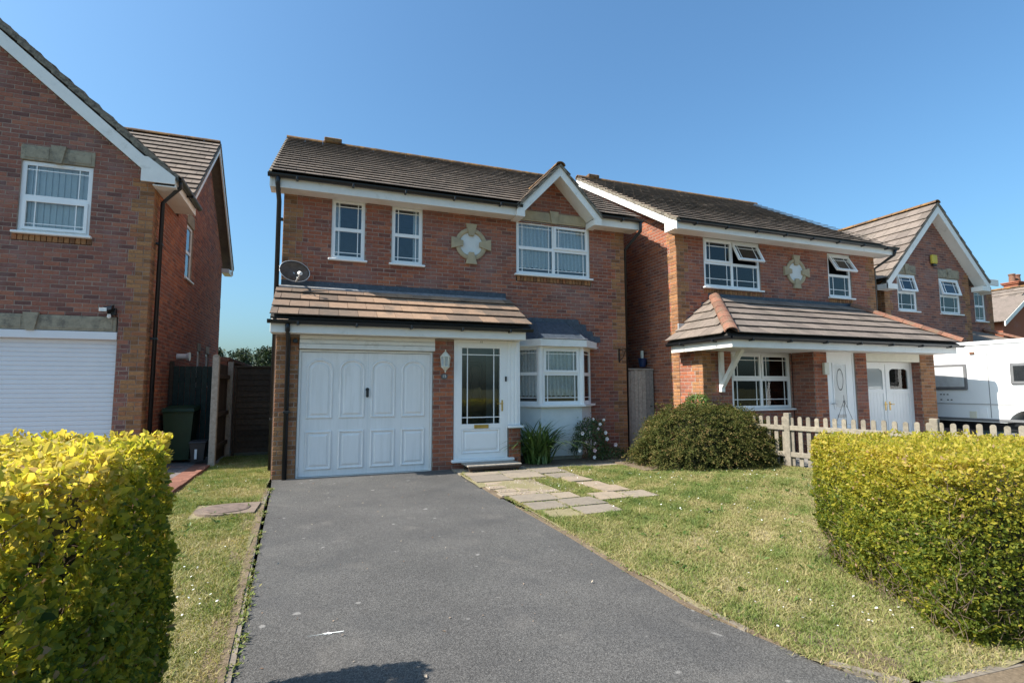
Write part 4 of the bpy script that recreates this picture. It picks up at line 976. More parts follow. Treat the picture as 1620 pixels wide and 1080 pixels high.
sheet(HG, [(19.45, 9.8, 4.62), (17.25, 9.8, 6.87), (17.25, 17.5, 6.87), (19.45, 17.5, 4.62)], 'tile_gr', 'roof')
gv = Vector((2.4, 0, 2.45))
tile_slope(HG, (14.83, 0, 4.41), (0, 1, 0), gv, gv.length, lambda t: (9.78, 17.5), 'tile_gr', 0.38, 0.34)
gv2 = Vector((-2.4, 0, 2.45))
tile_slope(HG, (19.47, 0, 4.61), (0, 1, 0), gv2, gv2.length * .916, lambda t: (9.78, 11.4 + t * .5), 'tile_gr', 0.38, 0.34)
sheet(HG, [(19.2, 11.2, 5.2), (22.66, 11.2, 5.2), (22.66, 14.6, 6.6), (19.2, 14.6, 6.6)], 'tile_gr', 'wing_roof')
MB().bbox(19.2, 22.66, 11.15, 11.2, 4.98, 5.2, 0.004).build('fascia', M['paint'], HG.root)
sheet(HG, [(19.5, 10.2, 2.75), (23.0, 10.2, 2.75), (22.2, 11.5, 3.35), (19.5, 11.5, 3.35)], 'tile', 'porch_roof')
half_tiles(roofG, (23.0, 10.2, 2.8), (22.2, 11.5, 3.4), 0.13, 0.4, 'hip', 'hip_tile')
finish_tiles(HG, roofG, 160)
half_tiles(roofG, (17.25, 9.78, 6.9), (17.25, 17.5, 6.9), 0.12)
for s in (-1, 1):
    fx = 2.42 if s < 0 else 2.22; fz = 0 if s < 0 else 0.2
    board(HG, (17.25 + s * fx, 9.78, 4.46 + fz), (17.25, 9.78, 6.9), 0.07, 0.06, 'cement', 'verge', parent=roofG)
    board(HG, (17.25 + s * fx, 9.8, 4.38 + fz), (17.25, 9.8, 6.82), 0.24, 0.03)
    MB().add([(17.25 + s * 2.3, 9.82, 4.28), (17.25, 9.82, 6.62), (17.25, 10.12, 6.62), (17.25 + s * 2.3, 10.12, 4.28)], [(0, 1, 2, 3)]).build('soffit', M['paint'], HG.root)
    MB().bbox(17.25 + s * (fx - .2) - .2, 17.25 + s * (fx - .2) + .2, 9.79, 10.1, 4.15 + fz, 4.3 + fz, 0.004).build('box_end', M['paint'], HG.root)

# far houses at the right edge
HF = House('far_house', 'distant gabled house with a red chimney pot at the right edge', 'house', (37, 18, 0))
MB().box(34.5, 39.9, 17.2, 24, 0, 4.9).build('wall', M['brick_dark'], HF.root)
MB().prism([(34.5, 4.9), (37.2, 6.75), (39.9, 4.9)], 17.2, 17.3, 1).build('gable_wall', M['brick_dark'], HF.root)
roofF = sheet(HF, [(34.0, 16.9, 4.75), (34.0, 24, 4.75), (37.2, 24, 7.0), (37.2, 16.9, 7.0)], 'felt', 'roof')
fv = Vector((3.2, 0, 2.25)); tile_slope(HF, (33.98, 0, 4.74), (0, 1, 0), fv, fv.length, lambda t: (16.88, 24), 'tile_gr', 0.38, 0.34)
finish_tiles(HF, roofF, 0)
sheet(HF, [(40.4, 16.9, 4.75), (40.4, 24, 4.75), (37.2, 24, 7.0), (37.2, 16.9, 7.0)], 'tile_gr', 'rear_roof')
half_tiles(roofF, (37.2, 16.88, 7.03), (37.2, 24, 7.03), 0.13)
for s in (-1, 1): board(HF, (37.2 + s * 3.2, 16.88, 4.72), (37.2, 16.88, 6.97), 0.26, 0.05)
ch = MB().bbox(37.6, 38.5, 17.6, 18.3, 5.8, 7.3, 0.03).build('chimney', M['brick_r'], HF.root)
for (e, z0, z1) in ((0.06, 7.3, 7.38), (0.1, 7.38, 7.46)): MB().bbox(37.6 - e, 38.5 + e, 17.6 - e, 18.3 + e, z0, z1, 0.02).build('chimney_course', M['brick_r'], ch)
for x in (37.8, 38.3): MB().lathe([(0.16, 0), (0.14, 0.4), (0.17, 0.42), (0.17, 0.48), (0.12, 0.5)], 14, (x, 17.95, 7.46)).build('chimney_pot', M['hip'], ch)
HF2 = House('far_gable_house', 'small white-edged gable in front of the chimney house at the right edge', 'house', (31.5, 14.6, 0))
MB().box(30.1, 33.5, 14.8, 17, 0, 4.5).build('wall', M['brick_r'], HF2.root)
MB().prism([(30.1, 4.5), (31.8, 5.55), (33.5, 4.5)], 14.8, 14.9, 1).build('gable_wall', M['brick_r'], HF2.root)
for s in (-1, 1):
    sheet(HF2, [(31.8 + s * 2.1, 14.5, 4.45), (31.8 + s * 2.1, 17, 4.45), (31.8, 17, 5.8), (31.8, 14.5, 5.8)], 'tile_gr', 'roof')
    board(HF2, (31.8 + s * 2.1, 14.48, 4.43), (31.8, 14.48, 5.78), 0.22, 0.05)
# ------------------------------------------------------------------ ground
def vnoise(x, y, s, seed=0):
    r_ = np.random.default_rng(seed); out = 0
    for k in range(5):
        a = r_.random() * 6.28; f = s * (0.6 + 1.5 * r_.random()) * (1 + 0.5 * k); out = out + np.sin((x * math.cos(a) + y * math.sin(a)) * f + r_.random() * 6.28) / (1 + 0.35 * k)
    return out / 3.0
def ground_mat(name, stops, scale, fine, bump=0.6, rough=0.95, spots=None):
    m, n, l, p = newmat(name)
    c = _ramp(n, l, _noise(n, l, scale, 8, 0.65), stops)
    g = _ramp(n, l, _noise(n, l, fine, 6, 0.75), [(0.3, (0.55,) * 3), (0.7, (1.4,) * 3)])
    c = _mix(n, l, c, g, 1.0, 'MULTIPLY')
    for sp in spots or ():
        f = _ramp(n, l, _noise(n, l, sp[1], 3, 0.5, dist=sp[5] if len(sp) > 5 else 0.0), [(sp[2], (0, 0, 0)), (sp[3], (sp[4],) * 3)])
        c = _mix(n, l, c, sp[0], f)
    l.new(c, p.inputs['Base Color']); p.inputs['Roughness'].default_value = rough; p.inputs['Specular IOR Level'].default_value = 0.3
    _bump(n, l, p, _noise(n, l, fine, 6, 0.8), bump, 0.006); return m
def asphalt():
    m, n, l, p = newmat('asphalt')
    c = _ramp(n, l, _noise(n, l, 0.9, 6, 0.6), [(0.3, (0.07, 0.066, 0.062)), (0.7, (0.102, 0.096, 0.089))])
    v = n.new('ShaderNodeTexVoronoi'); v.inputs['Scale'].default_value = 165
    g = n.new('ShaderNodeNewGeometry'); l.new(g.outputs['Position'], v.inputs['Vector'])
    vc = _ramp(n, l, v.outputs['Color'], [(0.0, (0.4,) * 3), (0.5, (0.92,) * 3), (1.0, (1.8,) * 3)])
    c = _mix(n, l, c, vc, 1.0, 'MULTIPLY')
    c = _mix(n, l, c, (0.045, 0.045, 0.047), _ramp(n, l, _noise(n, l, 1.7, 4, 0.5), [(0.5, (0,) * 3), (0.74, (0.38,) * 3)]))
    c = _mix(n, l, c, (0.19, 0.17, 0.15), _ramp(n, l, _noise(n, l, 2.6, 3, 0.4, dist=0.6), [(0.6, (0,) * 3), (0.78, (0.28,) * 3)]))
    c = _mix(n, l, c, (0.33, 0.31, 0.29), _ramp(n, l, _noise(n, l, 8.5, 1, 0.4), [(0.735, (0,) * 3), (0.78, (0.5,) * 3)]))
    l.new(c, p.inputs['Base Color']); p.inputs['Roughness'].default_value = 0.8; p.inputs['Specular IOR Level'].default_value = 0.35
    _bump(n, l, p, v.outputs['Distance'], 0.55, 0.004); return m
M['asphalt'] = asphalt()
M['lawn'] = ground_mat('lawn_thatch', [(0.25, (0.12, 0.13, 0.05)), (0.5, (0.22, 0.19, 0.1)), (0.75, (0.3, 0.24, 0.15))], 1.4, 90, 0.9)
M['soil'] = ground_mat('dry_soil', [(0.3, (0.12, 0.085, 0.055)), (0.7, (0.2, 0.15, 0.1))], 3.0, 60, 0.8)
M['far'] = ground_mat('far_ground', [(0.3, (0.07, 0.08, 0.03)), (0.7, (0.13, 0.12, 0.06))], 0.3, 8, 0.3)
M['paving'] = ground_mat('worn_paving', [(0.3, (0.2, 0.185, 0.165)), (0.7, (0.27, 0.25, 0.225))], 1.2, 70, 0.4)
M['slab'] = tinted('stone_slab', [(0, (0.21, 0.175, 0.138)), (0.5, (0.26, 0.215, 0.165)), (1, (0.30, 0.23, 0.165))], 0.92, 30, 0.2, 0.4, 120, patch=((0.15, 0.13, 0.105), 5, 0.5, 0.68, 0.6))
M['kerb'] = plain('concrete_kerb', (0.2, 0.165, 0.13), 0.95, var=0.25, vscale=12, bump=0.6, bscale=100, dirt=((0.13, 0.11, 0.085), 9, 0.5, 0.7))
M['blockp'] = tinted('block_paver', [(0, (0.1, 0.1, 0.105)), (0.5, (0.16, 0.14, 0.135)), (1, (0.2, 0.15, 0.135))], 0.9, 30, 0.25, 0.4, 90)
M['redp'] = tinted('red_block', [(0, (0.17, 0.075, 0.052)), (1, (0.25, 0.115, 0.08))], 0.9, 30, 0.25, 0.4, 90)
def flat(name, pts, z, mat, kind='structure', dep=0.1):
    o = MB().prism(pts, z - dep, z, 2).build(name, mat); return tag(o, kind=kind)
g = MB().add([(-900, -900, -0.06), (900, -900, -0.06), (900, 1500, -0.06), (-900, 1500, -0.06)], [(0, 1, 2, 3)]).build('ground', M['far']); tag(g, kind='structure')
drive = [(-0.30, 1.2), (2.95, 1.2), (2.62, 1.75), (2.46, 2.08), (2.34, 2.9), (2.31, 3.6), (2.33, 4.6), (2.3, 6.0), (2.24, 7.3), (2.22, 8.5), (2.22, 9.1), (-0.62, 9.1), (-0.565, 8.2), (-0.55, 7.1), (-0.48, 5.6), (-0.42, 4.4), (-0.35, 3.1)]
flat('driveway', drive, 0.0, M['asphalt'])
flat('pavement', [(-60, -1.6), (60, -1.6), (60, 1.2), (-60, 1.2)], -0.004, M['asphalt'])
flat('road', [(-60, -9), (60, -9), (60, -1.6), (-60, -1.6)], -0.05, M['asphalt'], dep=0.02)
flat('neighbour_drive', [(-9, 1.2), (-1.88, 1.2), (-1.88, 11.2), (-2.76, 11.2), (-2.76, 10.55), (-9, 10.55)], 0.02, M['blockp'])
flat('side_passage', [(-2.76, 11.2), (-1.7, 11.2), (-1.7, 17), (-2.76, 17)], 0.02, M['paving'])
flat('neighbour_forecourt', [(8.55, 1.2), (20, 1.2), (20, 10.0), (8.0, 10.0), (7.9, 7.2)], 0.01, M['paving'])
flat('verge', [(2.7, 1.2), (9, 1.2), (9, 1.72), (2.66, 1.75)], 0.006, M['soil'])
def turf(name, poly, n, seed, holes, z0=0.02, amp=0.02, rise=None):
    xs = [p[0] for p in poly]; ys = [p[1] for p in poly]; x0, x1, y0, y1 = min(xs), max(xs), min(ys), max(ys)
    P = np.array(poly)
    def inside(x, y):
        c = np.zeros(x.shape, bool); j = len(P) - 1
        for i in range(len(P)):
            k = ((P[i,1] > y) != (P[j,1] > y)) & (x < (P[j,0]-P[i,0]) * (y-P[i,1]) / (P[j,1]-P[i,1] + 1e-9) + P[i,0]); c ^= k; j = i
        return c
    H = lambda x, y: z0 + amp * vnoise(x, y, 3.0, seed) + (rise(x, y) if rise else 0)
    s = 0.12; nx, ny = int((x1-x0)/s)+2, int((y1-y0)/s)+2
    gx, gy = np.meshgrid(x0 + np.arange(nx) * s, y0 + np.arange(ny) * s)
    vs = np.stack([gx.ravel(), gy.ravel(), H(gx, gy).ravel()], 1)
    i, j = np.meshgrid(np.arange(nx-1), np.arange(ny-1)); a = (j*nx+i).ravel(); fs = np.stack([a, a+1, a+nx+1, a+nx], 1)
    cx, cy = vs[fs].mean(1)[:, 0], vs[fs].mean(1)[:, 1]; keep = inside(cx, cy)
    for h in holes:
        if h[4]: keep &= ~((cx > h[0]+.04) & (cx < h[1]-.04) & (cy > h[2]+.04) & (cy < h[3]-.04))
    soil = np_mesh(name, vs, fs[keep], np.full(len(vs), .5), M['lawn'], None, True); tag(soil, kind='structure')
    x = rng.uniform(x0, x1, n * 3); y = rng.uniform(y0, y1, n * 3); ok = inside(x, y)
    for h in holes: ok &= ~((x > h[0]) & (x < h[1]) & (y > h[2]) & (y < h[3]))
    x, y = x[ok][:n], y[ok][:n]; n = len(x)
    dry = 0.5 + 0.45 * vnoise(x, y, 1.6, seed + 3) + 0.4 * vnoise(x, y, 6.5, seed + 5) + 0.3 * vnoise(x, y, 17.0, seed + 6)
    lush = vnoise(x, y, 2.3, seed + 9)
    thin = rng.random(n) < np.clip(1.2 - 0.55 * dry, 0.25, 1); x, y, dry, lush = x[thin], y[thin], dry[thin], lush[thin]; n = len(x)
    h = rng.uniform(0.010, 0.032, n) * (1 + 0.6 * np.clip(lush, 0, 1.2)); 
    clump = vnoise(x, y, 9.0, seed + 14) + 0.5 * vnoise(x, y, 21.0, seed + 15); h *= 1 + 0.9 * np.clip(clump - 0.35, 0, 1); tall = rng.random(n) < 0.012; h[tall] *= 2.2
    th = rng.uniform(0, 6.283, n); w = rng.uniform(0.0014, 0.0028, n) * (1 + np.hypot(x, y) * 0.08)
    lean = rng.normal(0, 0.8, (n, 2)) * h[:, None]; b = np.stack([x, y, H(x, y) - 0.004], 1)
    d = np.stack([np.cos(th) * w, np.sin(th) * w, 0 * w], 1); tip = b + np.stack([lean[:, 0], lean[:, 1], h], 1)
    mid = b + np.stack([lean[:, 0] * .3, lean[:, 1] * .3, h * .6], 1)
    V = np.stack([b - d, b + d, mid + d * .8, tip, mid - d * .8], 1).reshape(-1, 3)
    q = np.arange(n)[:, None] * 5
    F = np.concatenate([q + np.array([[0, 1, 2]]), q + np.array([[0, 2, 4]]), q + np.array([[4, 2, 3]])])
    t = np.clip(0.72 - 0.42 * dry + 0.22 * np.clip(lush, -1, 1) + rng.normal(0, 0.16, n) + 0.22 * np.clip(clump - 0.35, 0, 1), 0, 1)
    o = np_mesh('grass', V, F, np.repeat(t, 5), M['grass']); return o, inside, H
M['grass'] = leafmat('grass_blade', [(0.0, (0.46, 0.37, 0.2)), (0.3, (0.36, 0.31, 0.14)), (0.5, (0.26, 0.26, 0.09)), (0.75, (0.17, 0.22, 0.055)), (1.0, (0.1, 0.15, 0.04))], 0.3, 0.6, 0.2)
SL = [(2.26, 2.84, 8.13, 8.40), (2.86, 3.42, 8.15, 8.40), (3.44, 3.96, 7.96, 8.40), (2.26, 2.84, 7.55, 8.11), (2.86, 3.42, 7.64, 8.13),
      (2.36, 2.90, 6.06, 6.46), (2.92, 3.20, 6.08, 6.44), (2.37, 2.80, 5.62, 6.02), (2.83, 3.32, 5.64, 6.03), (2.42, 2.78, 5.22, 5.58), (2.81, 3.30, 5.24, 5.60),
      (3.36, 3.76, 5.82, 6.22), (3.79, 4.18, 5.80, 6.18), (3.66, 4.02, 6.25, 6.62), (3.62, 3.98, 6.66, 7.05), (3.58, 3.95, 7.09, 7.50), (3.52, 3.95, 7.53, 7.93)]
holesR = [(a - .01, b + .01, c - .01, d + .01, 0) for a, b, c, d in SL] + [(2.2, 3.12, 6.48, 7.56, 0), (2.2, 7.6, 8.42, 12, 1), (5.3, 7.4, 7.5, 9.2, 0)]
lawnR = [(2.42, 2.15), (2.75, 1.78), (3.0, 1.75), (8.6, 1.6), (8.4, 5.0), (7.88, 7.0), (7.6, 9.5), (2.2, 9.3), (2.26, 7.3), (2.32, 6.0), (2.36, 4.6), (2.34, 3.6), (2.37, 2.9)]
gr, insR, HRf = turf('lawn', lawnR, 460000, 11, holesR)
tag(gr, 'dry yellow-green lawn grass between the driveway and the picket fence', 'grass', kind='stuff')
lawnL = [(-1.72, 1.2), (-0.36, 1.2), (-0.42, 3.1), (-0.5, 4.4), (-0.56, 5.6), (-0.63, 7.1), (-0.64, 8.2), (-0.66, 9.2), (-0.66, 12.35), (-1.72, 12.35)]
MH = (-1.28, -0.60, 6.62, 7.28, 0)
gl_, insL, HLf = turf('side_lawn', lawnL, 170000, 23, [MH], 0.02, 0.015)
tag(gl_, 'strip of lawn grass between the left hedge and the driveway', 'grass', kind='stuff')
# daisies
def daisies(n, box, ins, H, label, spots):
    vs, fs = [], []; c = 0
    for _ in range(n):
        s = spots[int(rng.random() * len(spots))]; x, y = rng.normal(s[0], s[2]), rng.normal(s[1], s[2])
        if not ins(np.array([x]), np.array([y]))[0]: continue
        z = float(H(np.array([x]), np.array([y]))[0]) + rng.uniform(0.02, 0.045); r = rng.uniform(0.004, 0.009); tx, ty = rng.normal(0, .3, 2)
        b = len(vs); vs.append((x, y, z + 0.002))
        for k in range(6): vs.append((x + r * math.cos(k * 1.047), y + r * math.sin(k * 1.047), z + r * (tx * math.cos(k * 1.047) + ty * math.sin(k * 1.047))))
        fs += [(b, b + 1 + k, b + 1 + (k + 1) % 6) for k in range(6)]; c += 1
    o = MB(); o.add(vs, fs); o = o.build('daisies', M['petal']); tag(o, label, 'flowers', kind='stuff')
M['petal'] = plain('white_petal', (0.75, 0.74, 0.7), 0.7, var=0.05)
daisies(220, None, insR, HRf, 'tiny white daisies and clover scattered over the right lawn', [(3.3, 6.9, .3), (4.3, 7.4, .5), (5.2, 7.2, .6), (3.0, 2.5, .3), (4.2, 5.4, .5), (5.5, 6.4, 1.0), (6.5, 6.6, .6), (4.6, 4.4, .9)])
daisies(70, None, insL, HLf, 'tiny white daisies in the grass left of the driveway', [(-.8, 4.8, .25), (-.75, 4.0, .2), (-1.1, 8.8, .5), (-.9, 3.6, .2), (-1.1, 11.2, .5)])
# path of slabs
pth = flat('path', [(2.24, 8.41), (5.9, 8.41), (5.9, 8.78), (2.24, 9.1)], 0.012, M['slab'])
for (a, b, c, d) in SL:
    m = MB(); m.tint = rng.random(); z = 0.035 + rng.normal(0, 0.004); e = [rng.normal(0, 0.012) for _ in range(8)]
    m.prism([(a + e[0], c + e[1]), (b + e[2], c + e[3]), (b + e[4], d + e[5]), (a + e[6], d + e[7])], -0.02, z, 2).build('slab', M['slab'], pth)
for i in range(4):
    for j in range(3):
        if (i, j) in ((2, 2), (1, 2), (3, 2)): continue
        m = MB(); m.tint = 0.75 + 0.25 * rng.random(); x = 2.28 + j * 0.29 + (0.06 if i % 2 else 0); y = 6.52 + i * 0.255
        m.bbox(x, x + 0.265, y, y + 0.2, -0.02, 0.03 + rng.normal(0, 0.003), 0.006).build('paver', M['slab'], pth)
gv_, gf_ = [], []
m = MB()
for _ in range(900):
    x, y = rng.uniform(2.3, 3.35), rng.uniform(6.5, 7.6)
    if x > 2.75 + 0.5 * rng.random() or rng.random() < 0.25:
        r_ = rng.uniform(0.006, 0.014); m.tint = rng.random()
        z = 0.03; v = [(x + r_ * a, y + r_ * b, z + r_ * c) for a, b, c in ((1,0,0),(0,1,0),(-1,0,0),(0,-1,0),(0.2,0.1,.8),(0,0,-.8))]
        m.add(v, [(0,1,4),(1,2,4),(2,3,4),(3,0,4),(1,0,5),(2,1,5),(3,2,5),(0,3,5)])
M['gravel'] = tinted('gravel', [(0, (0.2, 0.15, 0.11)), (1, (0.42, 0.35, 0.29))], 0.9, 60, 0.2, 0)
tag(m.build('gravel', M['gravel']), 'loose gravel and grit between the path slabs', 'gravel', kind='stuff')
MB().prism([(2.24, 6.47), (3.2, 6.47), (3.4, 7.56), (2.24, 7.56)], -0.03, 0.014, 2).build('bedding', M['soil'], pth)
# edging kerbs
kb = flat('kerb', [(-0.37, 3.0), (-0.345, 3.0), (-0.565, 8.25), (-0.60, 8.25)], 0.0, M['kerb'])
ke = [(-0.30, 1.9), (-0.35, 3.1), (-0.42, 4.4), (-0.485, 5.6), (-0.55, 7.1), (-0.575, 8.3)]
def along(pts, step):
    out = []; 
    for (a, b) in zip(pts[:-1], pts[1:]):
        d = math.hypot(b[0]-a[0], b[1]-a[1]); k = max(1, round(d / step))
        for i in range(k): out.append((a[0]+(b[0]-a[0])*i/k, a[1]+(b[1]-a[1])*i/k, a[0]+(b[0]-a[0])*(i+1)/k, a[1]+(b[1]-a[1])*(i+1)/k))
    return out
def kerbline(pts, side, w=0.042, step=0.75, top=0.016, skip=()):
    for k, (x0, y0, x1, y1) in enumerate(along(pts, step)):
        if k in skip: continue
        d = Vector((x1-x0, y1-y0)).normalized(); nn = Vector((-d.y, d.x)) * side; j = rng.normal(0, 0.004); t = top + rng.normal(0, 0.004)
        MB().prism([(x0 + nn.x * (j), y0 + nn.y * j), (x1 - d.x*.008 + nn.x * j, y1 - d.y*.008 + nn.y*j), (x1 - d.x*.008 + nn.x * (w+j), y1 - d.y*.008 + nn.y*(w+j)), (x0 + nn.x * (w+j), y0 + nn.y*(w+j))], -0.05, t, 2).build('kerbstone', M['kerb'], kb)
kerbline(ke, 1)
kerbline([(2.36, 2.95), (2.42, 2.5), (2.52, 2.08), (2.70, 1.80)], -1, top=0.018, skip=(1,))
kerbline([(2.75, 1.74), (3.4, 1.70), (4.2, 1.64), (5.5, 1.57)], 1, 0.05, top=0.012)
# soil under hedge edge and along the kerbs
tag(MB().prism([(3.3, 2.0), (3.75, 3.2), (7.0, 2.0), (6.6, 0.9), (4.2, 1.6)], -0.02, 0.012, 2).build('hedge_bed', M['soil']), kind='structure')
tag(MB().prism([(3.56, 8.80), (6.4, 8.80), (6.4, 9.93), (3.56, 9.93)], -0.02, 0.02, 2).build('flower_bed', M['soil']), kind='structure')
tag(MB().prism([(5.2, 7.6), (7.4, 7.4), (7.6, 9.3), (5.3, 9.3)], -0.02, 0.038, 2).build('shrub_bed', M['soil']), kind='structure')
# red block edging of the neighbour's drive
eb = flat('block_edging', [(-1.885, 1.2), (-1.755, 1.2), (-1.755, 11.1), (-1.885, 11.1)], 0.012, M['soil'])
for i in range(36):
    m = MB(); m.tint = rng.random(); y = 3.2 + i * 0.215; m.bbox(-1.868, -1.77, y, y + 0.205, -0.03, 0.055 + rng.normal(0, .003), 0.006).build('edging_block', M['redp'], eb)
for i in range(38):
    m = MB(); m.tint = rng.random(); y = 7.4 + i * 0.105; m.bbox(-2.09, -1.885, y, y + 0.1, -0.02, 0.027, 0.004).build('paving_block', M['redp'], eb)
n = 0
for i in range(30):
    for j in range(3):
        m = MB(); m.tint = rng.random(); y = 7.6 + i * 0.125; x = -2.30 - j * 0.22 + (0.11 if i % 2 else 0) - .0
        if x + .205 > -2.095: continue
        m.bbox(x, x + 0.208, y, y + 0.117, -0.02, 0.026 + rng.normal(0, .0015), 0.004).build('paving_block', M['blockp'], eb)
# bare soil strips and straw along the drive edges
tag(MB().prism([(-0.44, 2.2), (-0.345, 2.2), (-0.60, 8.25), (-0.76, 8.25), (-0.68, 5.6)], -0.02, 0.021, 2).build('soil_strip', M['soil']), kind='structure')
tag(MB().prism([(2.28, 2.9), (2.27, 3.6), (2.29, 4.6), (2.27, 6.0), (2.40, 5.2), (2.44, 4.4), (2.46, 3.4), (2.52, 2.6), (2.85, 1.95), (2.66, 1.78), (2.48, 2.05)], -0.02, 0.012, 2).build('soil_strip', M['soil']), kind='structure')
P = []
for (x0, y0, x1, y1) in along([(2.62, 1.8), (2.46, 2.12), (2.36, 2.9), (2.33, 3.6), (2.35, 4.6), (2.34, 5.2)], 0.02): P += [(x0 + rng.normal(0.03, .035), y0 + rng.normal(0, .03)) for _ in range(16)]
for (x0, y0, x1, y1) in along([(x - .05, y) for x, y in ke], 0.02): P += [(x0 - abs(rng.normal(0.0, .05)), y0 + rng.normal(0, .03)) for _ in range(11)]
P = np.array(P); n = len(P); hgt = rng.uniform(.01, .035, n); th = rng.uniform(0, 6.28, n); w = rng.uniform(.0018, .0035, n); b = np.stack([P[:, 0], P[:, 1], np.full(n, .012)], 1); d = np.stack([np.cos(th) * w, np.sin(th) * w, 0 * w], 1)
tip = b + np.stack([rng.normal(0, .03, n), rng.normal(0, .03, n), hgt], 1); V = np.stack([b - d, b + d, tip], 1).reshape(-1, 3)
tag(np_mesh('straw', V, np.arange(n * 3).reshape(-1, 3), np.repeat(np.clip(rng.normal(.25, .25, n), 0, 1), 3), M['grass']), 'dry straw and short grass fringing the edges of the drive', 'straw', kind='stuff')
# paint splash on the drive
m = MB(); 
pts = []
for k in range(26):
    th = k * 6.2832 / 26; rr = 0.018 + 0.05 * rng.random() ** 3 + (0.06 if k in (0, 25, 13) else 0); pts.append((0.11 + rr * math.cos(th), 3.34 + 0.28 * rr * math.sin(th)))
m.prism(pts, 0.0015, 0.0035, 2)
tag(m.build('paint_splash', M['petal']), 'white paint splash on the asphalt drive', 'paint mark')
# ------------------------------------------------------------------ plants
def leaf_arrays(P, N, size, aspect=0.5, up=0.35, wild=0.75, hexa=False, out=0.5):
    n = len(P)
    nn = N + rng.normal(0, wild, (n, 3)); nn /= np.linalg.norm(nn, axis=1)[:, None] + 1e-9
    a = rng.normal(0, 1, (n, 3)) + out * N + np.array([0, 0, up]); a -= (a * nn).sum(1)[:, None] * nn * 0.85; a /= np.linalg.norm(a, axis=1)[:, None] + 1e-9
    b = np.cross(a, nn); b /= np.linalg.norm(b, axis=1)[:, None] + 1e-9
    c = np.cross(b, a); s = size[:, None]; w = s * aspect * 0.5
    if hexa:
        V = np.stack([P, P + a*s*.28 + b*w*.85 + c*s*.05, P + a*s*.68 + b*w*.8 + c*s*.06, P + a*s, P + a*s*.68 - b*w*.8 + c*s*.06, P + a*s*.28 - b*w*.85 + c*s*.05], 1).reshape(-1, 3)
        q = np.arange(n)[:, None] * 6; F = np.concatenate([q + np.array([[0, 1, 2, 3]]), q + np.array([[0, 3, 4, 5]])]); k = 6
    else:
        V = np.stack([P, P + a*s*.5 + b*w + c*s*.06, P + a*s, P + a*s*.5 - b*w + c*s*.06], 1).reshape(-1, 3)
        q = np.arange(n)[:, None] * 4; F = np.concatenate([q + np.array([[0, 1, 2]]), q + np.array([[0, 2, 3]])]); k = 4
    return V, F, k
def round_box(n, lo, hi, r, depth, weights=None):
    lo, hi = np.array(lo), np.array(hi); d = hi - lo
    A = np.array([d[1]*d[2], d[1]*d[2], d[0]*d[2], d[0]*d[2], d[0]*d[1]]) * (np.array(weights) if weights else 1)
    f = rng.choice(5, n, p=A / A.sum()); P = lo + rng.random((n, 3)) * d
    P[f == 0, 0] = lo[0]; P[f == 1, 0] = hi[0]; P[f == 2, 1] = lo[1]; P[f == 3, 1] = hi[1]; P[f == 4, 2] = hi[2]
    c = np.clip(P, lo + [r, r, -9], hi - [r, r, r * .6]); N = P - c; L = np.linalg.norm(N, axis=1)[:, None] + 1e-9; N = N / L
    rr = np.where(N[:, 2:] > 0.7, r * .6, r)
    P = c + N * rr
    bulge = 0.035 * vnoise(P[:, 0] * 1.0 + P[:, 2] * 1.3, P[:, 1] + P[:, 2] * .9, 6.0, 5) + 0.028 * vnoise(P[:, 0] + P[:, 1], P[:, 2] * 1.7, 15.0, 8) + 0.02 * vnoise(P[:, 0] - P[:, 1], P[:, 2] * 1.2, 26.0, 9)
    P = P + N * (bulge[:, None] - rng.gamma(1.2, depth, n)[:, None]); return P, N
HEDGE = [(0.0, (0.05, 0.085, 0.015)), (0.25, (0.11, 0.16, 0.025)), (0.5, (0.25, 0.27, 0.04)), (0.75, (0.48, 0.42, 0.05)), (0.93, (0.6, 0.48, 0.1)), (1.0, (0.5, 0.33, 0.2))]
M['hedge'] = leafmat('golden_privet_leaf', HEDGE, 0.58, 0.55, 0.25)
M['twig'] = plain('brown_twig', (0.11, 0.075, 0.05), 0.9, var=0.3)
M['core'] = plain('dark_shade_core', (0.03, 0.03, 0.015), 1.0, var=0.4, vscale=30)  # near-black colour that makes gaps between leaves read as deep shade
def twigs(parent, n, lo, hi, ln=0.12, r=0.0022, turn=None):
    P = np.array(lo) + rng.random((n, 3)) * (np.array(hi) - np.array(lo)); f = rng.integers(0, 4, n); P[f == 0, 0] = lo[0] + .05 * rng.random((f == 0).sum()); P[f == 1, 1] = lo[1] + .05 * rng.random((f == 1).sum()); P[f == 2, 0] = hi[0] - .05 * rng.random((f == 2).sum())
    if turn: P = turn(P)
    if True:
        pass
    d = rng.normal(0, 1, (n, 3)); d[:, 2] = np.abs(d[:, 2]) + .4; d /= np.linalg.norm(d, axis=1)[:, None]
    b = np.cross(d, [0.3, 0.8, 0.1]); b /= np.linalg.norm(b, axis=1)[:, None]; c = np.cross(d, b); e = P + d * ln
    V = np.stack([P + b*r, P - b*r*.5 + c*r, P - b*r*.5 - c*r, e], 1).reshape(-1, 3); q = np.arange(n)[:, None] * 4
    F = np.concatenate([q + np.array([x]) for x in ([0,1,3],[1,2,3],[2,0,3])])
    return tag(np_mesh('twigs', V, F, np.full(len(V), .5), M['twig'], parent), kind='stuff')
